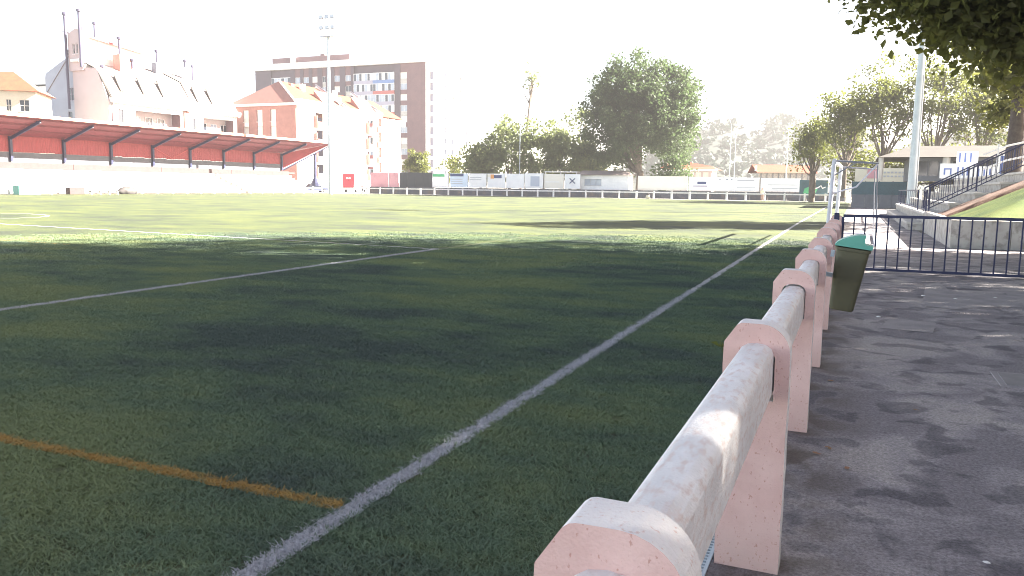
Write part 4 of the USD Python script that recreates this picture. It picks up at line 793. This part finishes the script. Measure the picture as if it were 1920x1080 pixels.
# ------------------------------------------------------------------ van, car, people
vn = thing('parked_van', 'white van with a red rear standing behind the far left corner', 'van', (-90.3, 131.0, 0), 8)
obj('body', cbox((-1.25, .06, .55), (1.25, 6.2, 3.65), .12), 'van_white', vn, smooth=30)
rd = obj('rear_door', cbox((-1.22, -.03, .95), (1.22, .055, 3.6), .03), 'red_paint', vn, label='red rear panel with white emblem')
obj('emblem', boxm((-.45, -.045, 2.6), (-.05, -.033, 2.9)), 'board_white', rd); obj('emblem', boxm((.08, -.045, 2.6), (.48, -.033, 2.9)), 'board_white', rd); obj('handle', boxm((-.1, -.06, 2.2), (.15, -.033, 2.3)), 'rubber', rd)
obj('bumper', cbox((-1.2, -.16, .55), (1.2, .05, .93), .05), 'chrome', vn)
obj('windscreen', boxm((-1.1, 6.203, 2.0), (1.1, 6.23, 3.2)), 'pane_dark', vn)
for sx in (-1, 1):
    for yy in (1.1, 5.0):
        w = MB().tube([(sx*1.02, yy, .38), (sx*1.27, yy, .38)], .38, 16).build('wheel', 'rubber', vn); MB().tube([(sx*1.272, yy, .38), (sx*1.285, yy, .38)], .2, 12).build('hub', 'chrome', w)
    obj('tail_light', boxm((sx*1.1-.1, -.05, 1.05), (sx*1.1+.1, -.033, 1.5)), 'ink_red', vn)
ca = thing('parked_car', 'blue grey car parked beside the left floodlight mast', 'car', (-92.9, 124.2, 0), 62)
csd = m3.CrossSection([[(-2.1, .3), (2.1, .3), (2.15, .75), (1.95, .92), (1.0, 1.0), (-1.8, 1.0), (-2.1, .85)]]).extrude(1.7).rotate((90, 0, 0)).translate((0, .85, 0))
obj('body', csd, 'car_paint', ca)
obj('cabin', m3.CrossSection([[(-1.75, 1.0), (1.05, 1.0), (.35, 1.48), (-1.3, 1.5)]]).extrude(1.5).rotate((90, 0, 0)).translate((0, .75, .003)), 'pane_dark', ca)
obj('roof', cbox((-1.3, -.72, 1.5), (.35, .72, 1.55), .02), 'car_paint', ca)
for sx in (-1.3, 1.3):
    for sy in (-.87, .87):
        w = MB().tube([(sx, sy-.1, .32), (sx, sy+.1, .32)], .32, 16).build('wheel', 'rubber', ca); MB().tube([(sx, sy+.102*np.sign(sy), .32), (sx, sy+.115*np.sign(sy), .32)], .18, 10).build('hub', 'chrome', w)
for sy in (-.6, .6): obj('headlight', boxm((2.12, sy-.2, .62), (2.17, sy+.2, .78)), 'board_white', ca)

def person(label, loc, rz, top, legs, s=1.0, lean=0.0):
    t = thing('person', label, 'person', loc, rz)
    J = {'pelvis': (0, 0, .95, .14), 'chest': (0, lean*.6, 1.28, .15), 'neck': (0, lean, 1.47, .055), 'head': (0, lean+.02, 1.62, .10)}
    for sx, k in ((-1, 'l'), (1, 'r')):
        J[k+'hip'] = (sx*.09, 0, .92, .095); J[k+'knee'] = (sx*.10, .02, .50, .062); J[k+'ank'] = (sx*.10, 0, .08, .042); J[k+'toe'] = (sx*.11, .15, .04, .038)
        J[k+'sho'] = (sx*.19, lean*.8, 1.40, .062); J[k+'elb'] = (sx*.24, lean+.05, 1.13, .045); J[k+'wri'] = (sx*.20, lean+.24, 1.0, .030); J[k+'han'] = (sx*.18, lean+.32, .99, .034)
    bones = [('pelvis', 'chest'), ('chest', 'neck'), ('neck', 'head')]
    for k in 'lr': bones += [('pelvis', k+'hip'), (k+'hip', k+'knee'), (k+'knee', k+'ank'), (k+'ank', k+'toe'), ('chest', k+'sho'), (k+'sho', k+'elb'), (k+'elb', k+'wri'), (k+'wri', k+'han')]
    def hullof(names, grow=0):
        r = m3.Manifold()
        for a, b in names:
            A_, B_ = J[a], J[b]
            r += m3.Manifold.batch_hull([m3.Manifold.sphere(A_[3]+grow, 14).translate(A_[:3]), m3.Manifold.sphere(B_[3]+grow, 14).translate(B_[:3])])
        return r
    obj('body', hullof(bones), 'skin', t, smooth=50)
    obj('shirt', hullof([('pelvis', 'chest')]+[x for k in 'lr' for x in (('chest', k+'sho'), (k+'sho', k+'elb'))], .018), top, t, smooth=50)
    obj('trousers', hullof([x for k in 'lr' for x in (('pelvis', k+'hip'), (k+'hip', k+'knee'), (k+'knee', k+'ank'))], .02), legs, t, smooth=50)
    obj('hair', (m3.Manifold.sphere(.115, 16).translate((0, lean, 1.65))-m3.Manifold.cube((.3, .2, .3), True).translate((0, lean+.14, 1.56))), 'hair_dark', t, smooth=50)
    return t
person('person in a pink top leaning on the white barrier by the red van', (-79.3, 119.2, 0), 180, 'cloth_pink', 'cloth_dark', lean=.08)
person('person in a cream top behind the white barrier in front of the pale wall', (-12.2, 119.0, 0), 180, 'cloth_cream', 'cloth_brown', lean=.05)
q = trimesh.creation.icosphere(3, 1); q.vertices *= (.32, .28, .34); q.vertices += (meshkit.noise(q.vertices*6, 2)[:, None]-.5)*.12; q.vertices[:, 2] = np.maximum(q.vertices[:, 2], -.28)
bg = thing('sports_bag', 'small cream bag with a dark top standing below the big tree', 'bag', (-28.3, 117.7, .28)); obj('sack', q, 'cloth_cream', bg, smooth=True)
q2 = q.copy(); q2.vertices *= (.75, .75, .5); q2.vertices += (0, 0, .34); obj('flap', q2, 'dark_cloth', bg, smooth=True)

# ------------------------------------------------------------------ hill
xs = np.linspace(-260, 260, 90); ys = np.linspace(250, 900, 70); X, Y = np.meshgrid(xs, ys)
h = 0
for cx_, cy_, hh, sx, sy in ((-72, 470, 35, 40, 90), (-42, 520, 45, 27, 90), (-12, 560, 40, 40, 80), (60, 520, 34, 60, 90), (160, 560, 40, 80, 90)):
    h = np.maximum(h, hh*np.exp(-((X-cx_)/sx)**2-((Y-cy_)/sy)**2))
Z = h+(meshkit.fbm(np.stack([X*.03, Y*.03, X*0], -1), 5, 2)-.5)*7*np.clip(h/10, 0, 1)-.5
n = len(xs)
obj('hill', (np.c_[X.ravel(), Y.ravel(), Z.ravel()], np.array([(j*n+i, j*n+i+1, (j+1)*n+i+1, (j+1)*n+i) for j in range(len(ys)-1) for i in range(n-1)])), 'hill_green', smooth=True, kind='structure')
# woodland on the hill: rough crowns
r = np.random.default_rng(11); hv, hf = [], []
ico = trimesh.creation.icosphere(1, 1.0)
sel = np.argwhere((h > 6)); sel = sel[r.permutation(len(sel))[:2600]]
wb = MB()
for (j, i) in sel:
    cx_, cy_, cz_ = X[j, i]+r.uniform(-3, 3), Y[j, i]+r.uniform(-4, 4), Z[j, i]
    if cx_ < -50 and cz_ > 26 and r.random() < .6: continue
    k = 26; d = r.normal(size=(k, 3)); d /= np.linalg.norm(d, axis=1)[:, None]; c = np.array([cx_, cy_, cz_+2])+d*np.array([2.6, 2.6, 2.4])*r.uniform(.6, 1.1, (k, 1))
    a = r.normal(size=(k, 3)); b = r.normal(size=(k, 3)); a *= 1.1/np.linalg.norm(a, axis=1)[:, None]; b *= 1.1/np.linalg.norm(b, axis=1)[:, None]
    vv = np.stack([c-a, c+b, c+a, c-b], 1).reshape(-1, 3); wb.add(vv, np.arange(4*k).reshape(k, 4))
wb.build('hill_woodland', 'leaf_hill', kind='stuff').SetCustomDataByKey('label', 'hazy woodland covering the hill')
stage.GetPrimAtPath('/World/hill_woodland').SetCustomDataByKey('category', 'woodland')

# ------------------------------------------------------------------ trees
def leaf_mesh(c, size, r, updown=.35):
    """one folded leaf per centre"""
    k = len(c); n_ = r.normal(size=(k, 3)); n_[:, 2] += updown; n_ /= np.linalg.norm(n_, axis=1)[:, None]
    a = np.cross(n_, r.normal(size=(k, 3))); a /= np.linalg.norm(a, axis=1)[:, None]; b = np.cross(n_, a)
    s = size*r.uniform(.5, 1.5, (k, 1))
    vv = np.stack([c-a*s*.55, c-b*s*.42+n_*s*.10, c+a*s*.55, c+b*s*.42+n_*s*.10], 1).reshape(-1, 3)
    i = np.arange(k)*4; return vv, np.vstack([np.c_[i, i+1, i+2], np.c_[i, i+2, i+3]])
def limb(mb, p, q, r0, r1, r, bend=.12, n=6, sides=7):
    p, q = np.array(p, float), np.array(q, float); L = np.linalg.norm(q-p); t = np.linspace(0, 1, n)[:, None]
    w = r.normal(size=3)*L*bend; pts = p+(q-p)*t+np.sin(t*np.pi)*w+np.array([0, 0, L*.06])*np.sin(t*np.pi)
    mb.tube(pts, np.linspace(r0, r1, n), sides); return pts
def tree(name, label, cat_, loc, seed, crown_c, crown_r, trunk_h, trunk_r, nclus, per, leaf, lm, bm='bark', clus=1.0, flat=.75, shell=.55, group=None, lean=(0, 0), limbs=9, crown2=None):
    r = np.random.default_rng(seed); t = thing(name, label, cat_, loc, 0, group)
    cc, cr = np.array(crown_c, float), np.array(crown_r, float)
    d = r.normal(size=(nclus, 3)); d /= np.linalg.norm(d, axis=1)[:, None]; d[:, 2] = np.where(d[:, 2] < -.75, -d[:, 2]*.5, d[:, 2])
    rad = (shell+(1-shell)*r.random(nclus))**1.0
    lump = .90+.20*meshkit.noise(d*2.2+seed, seed)
    c = cc+d*cr*(rad*lump)[:, None]
    if crown2 is not None: c = np.vstack([c]+[np.array(c2)+r.normal(size=(k2, 3))*np.array(r2)*.5 for c2, r2, k2 in crown2])
    n_ = len(c); per_ = per
    dd = r.normal(size=(n_, per_, 3)); dd /= np.linalg.norm(dd, axis=2)[..., None]; rr = r.random((n_, per_, 1))**.45
    cs = clus*r.uniform(.65, 1.25, (n_, 1, 1))
    pts = (c[:, None]+dd*rr*cs*np.array([1, 1, flat])).reshape(-1, 3)
    w = MB(); top = np.array([lean[0], lean[1], trunk_h])
    limb(w, (0, 0, -.3), top, trunk_r*1.25, trunk_r*.8, r, .03, 7, 10)
    far = c[r.permutation(len(c))[:limbs]]
    for q in far:
        st_ = top*r.uniform(.8, 1.0); e_ = q
        pp_ = limb(w, st_, e_, trunk_r*.48, trunk_r*.08, r, .10)
        near = c[np.argsort(np.linalg.norm(c-pp_[3], axis=1))[:4]]
        for q2 in near: limb(w, pp_[3], q2, trunk_r*.18, trunk_r*.04, r, .10, 4, 5)
    w.build('trunk', bm, t, smooth=60)
    obj('crown', leaf_mesh(pts, leaf, r), lm, t, kind='stuff')
    return t
# the big round tree on the far side
tree('round_tree', 'big round dense green tree standing behind the far fence', 'tree', (-31.9, 126.8, 0), 3, (-.4, 1.4, 12.8), (9.6, 9.2, 9.8), 4.2, .62, 640, 95, .36, 'leaf_big', clus=1.6, shell=.45, crown2=[((5.6, -1.0, 4.2), (2.6, 2.2, 2.4), 22), ((-4, 0, 5.6), (3.5, 3, 2), 12)])
# bushy trees left of it
for i, (lx, ly, cz, rx, rz_, lab) in enumerate([(-60.5, 128, 5.2, 4.0, 5.0, 'low bushy tree at the left end of the far tree belt'), (-56.0, 130, 7.3, 5.0, 7.0, 'broad bushy tree below the thin leaning tree'), (-50.0, 131, 7.0, 5.2, 6.6, 'broad bushy tree in the middle of the far tree belt'), (-44.8, 130, 6.0, 4.8, 5.6, 'bushy tree touching the left side of the big round tree')]):
    tree('bushy_tree', lab, 'tree', (lx, ly, 0), 20+i, (0, 0, cz), (rx, rx*.8, rz_), 3.2, .25, 90, 55, .42, 'leaf_bush', clus=1.5, shell=.4, limbs=6)
tree('bushy_tree', 'yellow bushy tree under the left edge of the big round tree', 'tree', (-41.8, 132, 0), 31, (0, 0, 4.2), (3.2, 3, 4.0), 2.2, .2, 50, 55, .40, 'leaf_yellow', clus=1.3, shell=.4, limbs=5)
tree('bushy_tree', 'pale small tree beside the white end of the tower block', 'tree', (-69.3, 135, 0), 33, (0, 0, 4.2), (2.3, 2.0, 3.6), 2.2, .15, 26, 36, .38, 'leaf_yellow', clus=1.1, shell=.3, limbs=5)
tree('bushy_tree', 'feathery pale shrub tree rising behind the left boards', 'tree', (-72.5, 140, 0), 34, (0, 0, 4.5), (2.4, 2.0, 4.2), 2.2, .15, 24, 34, .38, 'leaf_bush', clus=1.1, shell=.3, limbs=5)
tree('round_shrub_tree', 'small round yellow green tree above the black fence', 'tree', (-72.9, 127.0, 0), 35, (0, 0, 4.7), (2.35, 2.2, 3.1), 2.0, .15, 90, 60, .30, 'leaf_yellow', clus=.8, shell=.5, limbs=5)
tree('thin_tree', 'thin tall leaning tree with a sparse crown behind the far boards', 'tree', (-59.0, 142, 0), 36, (2.3, 0, 21.0), (1.9, 1.6, 4.6), 18.5, .20, 26, 11, .34, 'leaf_bush', clus=.8, shell=.2, lean=(1.9, 0), limbs=12,
     crown2=[((1.2, 0, 13), (1.2, 1, 5), 5)])
tree('thin_tree', 'faint sparse tree close left of the big round tree', 'tree', (-46.5, 140, 0), 37, (0, 0, 13.5), (3.2, 2.4, 4.0), 10, .18, 26, 18, .40, 'leaf_bush', clus=1.1, shell=.2, limbs=8)
# sparse autumn trees right of the hill
aut = [(-5.2, 112, 38, 3.2, 8.0, 4.0, 'leaf_yellow', 'low yellow green autumn tree behind the green board'), (-1.4, 106, 39, 4.2, 10.5, 5.0, 'leaf_autumn', 'sparse autumn tree above the stored goal'), (2.6, 104, 40, 4.6, 12.5, 6.0, 'leaf_autumn', 'sparse forked autumn tree left of the right floodlight mast'),
       (8.0, 104, 41, 5.0, 13.5, 6.5, 'leaf_autumn', 'sparse autumn tree right of the right floodlight mast'), (12.8, 106, 42, 4.8, 12.0, 6.0, 'leaf_autumn', 'sparse autumn tree behind the pavilion roof'), (17.5, 104, 43, 4.5, 11.0, 5.5, 'leaf_bush', 'green autumn tree behind the upper white handrail')]
for lx, ly, sd, rx, cz, rz_, lm_, lab in aut:
    tree('autumn_tree', lab, 'tree', (lx, ly, 1.0), sd, (0, 0, cz*.82), (rx, rx, rz_), cz*.34, .25, 110, 58, .25, lm_, 'bark', clus=1.25, shell=.25, limbs=14)
for lx, ly, sd, rx, cz, lab in [(0.5, 112, 50, 4.5, 3.6, 'yellow undergrowth bush behind the cream sign wall'), (7, 114, 51, 5.5, 4.2, 'orange yellow bush behind the right floodlight mast'), (14, 116, 52, 6, 4.6, 'yellow bush behind the pavilion')]:
    tree('autumn_bush', lab, 'bush', (lx, ly, .5), sd, (0, 0, cz), (rx, 3, cz), 1.5, .15, 70, 36, .30, 'leaf_autumn' if sd == 51 else 'leaf_yellow', 'bark_pale', clus=1.3, shell=.3, limbs=5)
bt = thing('lopped_tree', 'dark bare lopped trunk standing behind the green board', 'tree', (-5.3, 113, 0)); w = MB(); rr_ = np.random.default_rng(60)
limb(w, (0, 0, -.3), (.25, 0, 11.2), .42, .14, rr_, .02, 8, 10); w.build('trunk', 'bark', bt, smooth=60)
# tree on the terraces whose trunk shows at the right edge, and the big plane trees that shade the path
tree('plane_tree', 'leafy plane tree whose dark trunk stands at the right edge behind the white handrail', 'tree', (6.75, 44.5, 2.5), 70, (1.6, 0, 8.2), (4.0, 4.4, 5.4), 3.4, .36, 190, 70, .24, 'leaf_near', 'bark_dark', clus=1.15, shell=.4,
     crown2=[((-.6, -2, 4.8), (1.8, 1.5, 1.0), 22), ((-.1, -2.2, 3.9), (1.0, 1, .8), 12), ((.6, 2.2, 3.0), (1.6, 1.2, 1.4), 18)])
pt = tree('plane_tree', 'big plane tree overhanging the path at the upper right corner', 'tree', (8.4, 24.0, 2.5), 71, (.9, .6, 12.0), (7.4, 8.2, 9.6), 3.6, .45, 540, 100, .185, 'leaf_near', clus=1.45, shell=.4, limbs=14,
          crown2=[((-7.4, -2.0, 4.4), (.8, 1.6, .6), 30), ((-6.8, -2.0, 4.0), (.8, 1.6, .6), 34), ((-6.0, -2.0, 3.6), (.9, 1.6, .7), 34), ((-5.2, -2.0, 3.2), (.8, 1.6, .6), 24), ((-4.4, -2.0, 2.6), (.8, 1.6, .6), 24)])
for i, (lx, ly, rz_, s, lab) in enumerate([(12.8, 10.5, 70, 1.15, 'plane tree standing nearest on the bank right of the path, outside the picture'), (11.6, 16.6, 120, .72, 'smaller plane tree between the overhanging one and the nearest one, outside the picture'), (16, 18, 230, 1.15, 'plane tree behind the overhanging one on the bank, outside the picture'), (18, 23, 310, 1.2, 'tallest plane tree on the bank beyond the retaining wall, outside the picture')]):
    dup(pt, (lx, ly, 2.5), rz_, lab, 'plane trees shading the path', (s, s, s))

# ------------------------------------------------------------------ air
M['air'] = usdkit.material(stage, '/World/Looks/air', {'v': ('principled_volume', {'color': (.96, .97, 1.0), 'density': HAZE, 'anisotropy': .3})}, [], volume='v.volume')
if HAZE > 0:
    obj('haze', boxm((-330, -60, -2), (330, 960, 62)), 'air', kind='stuff')
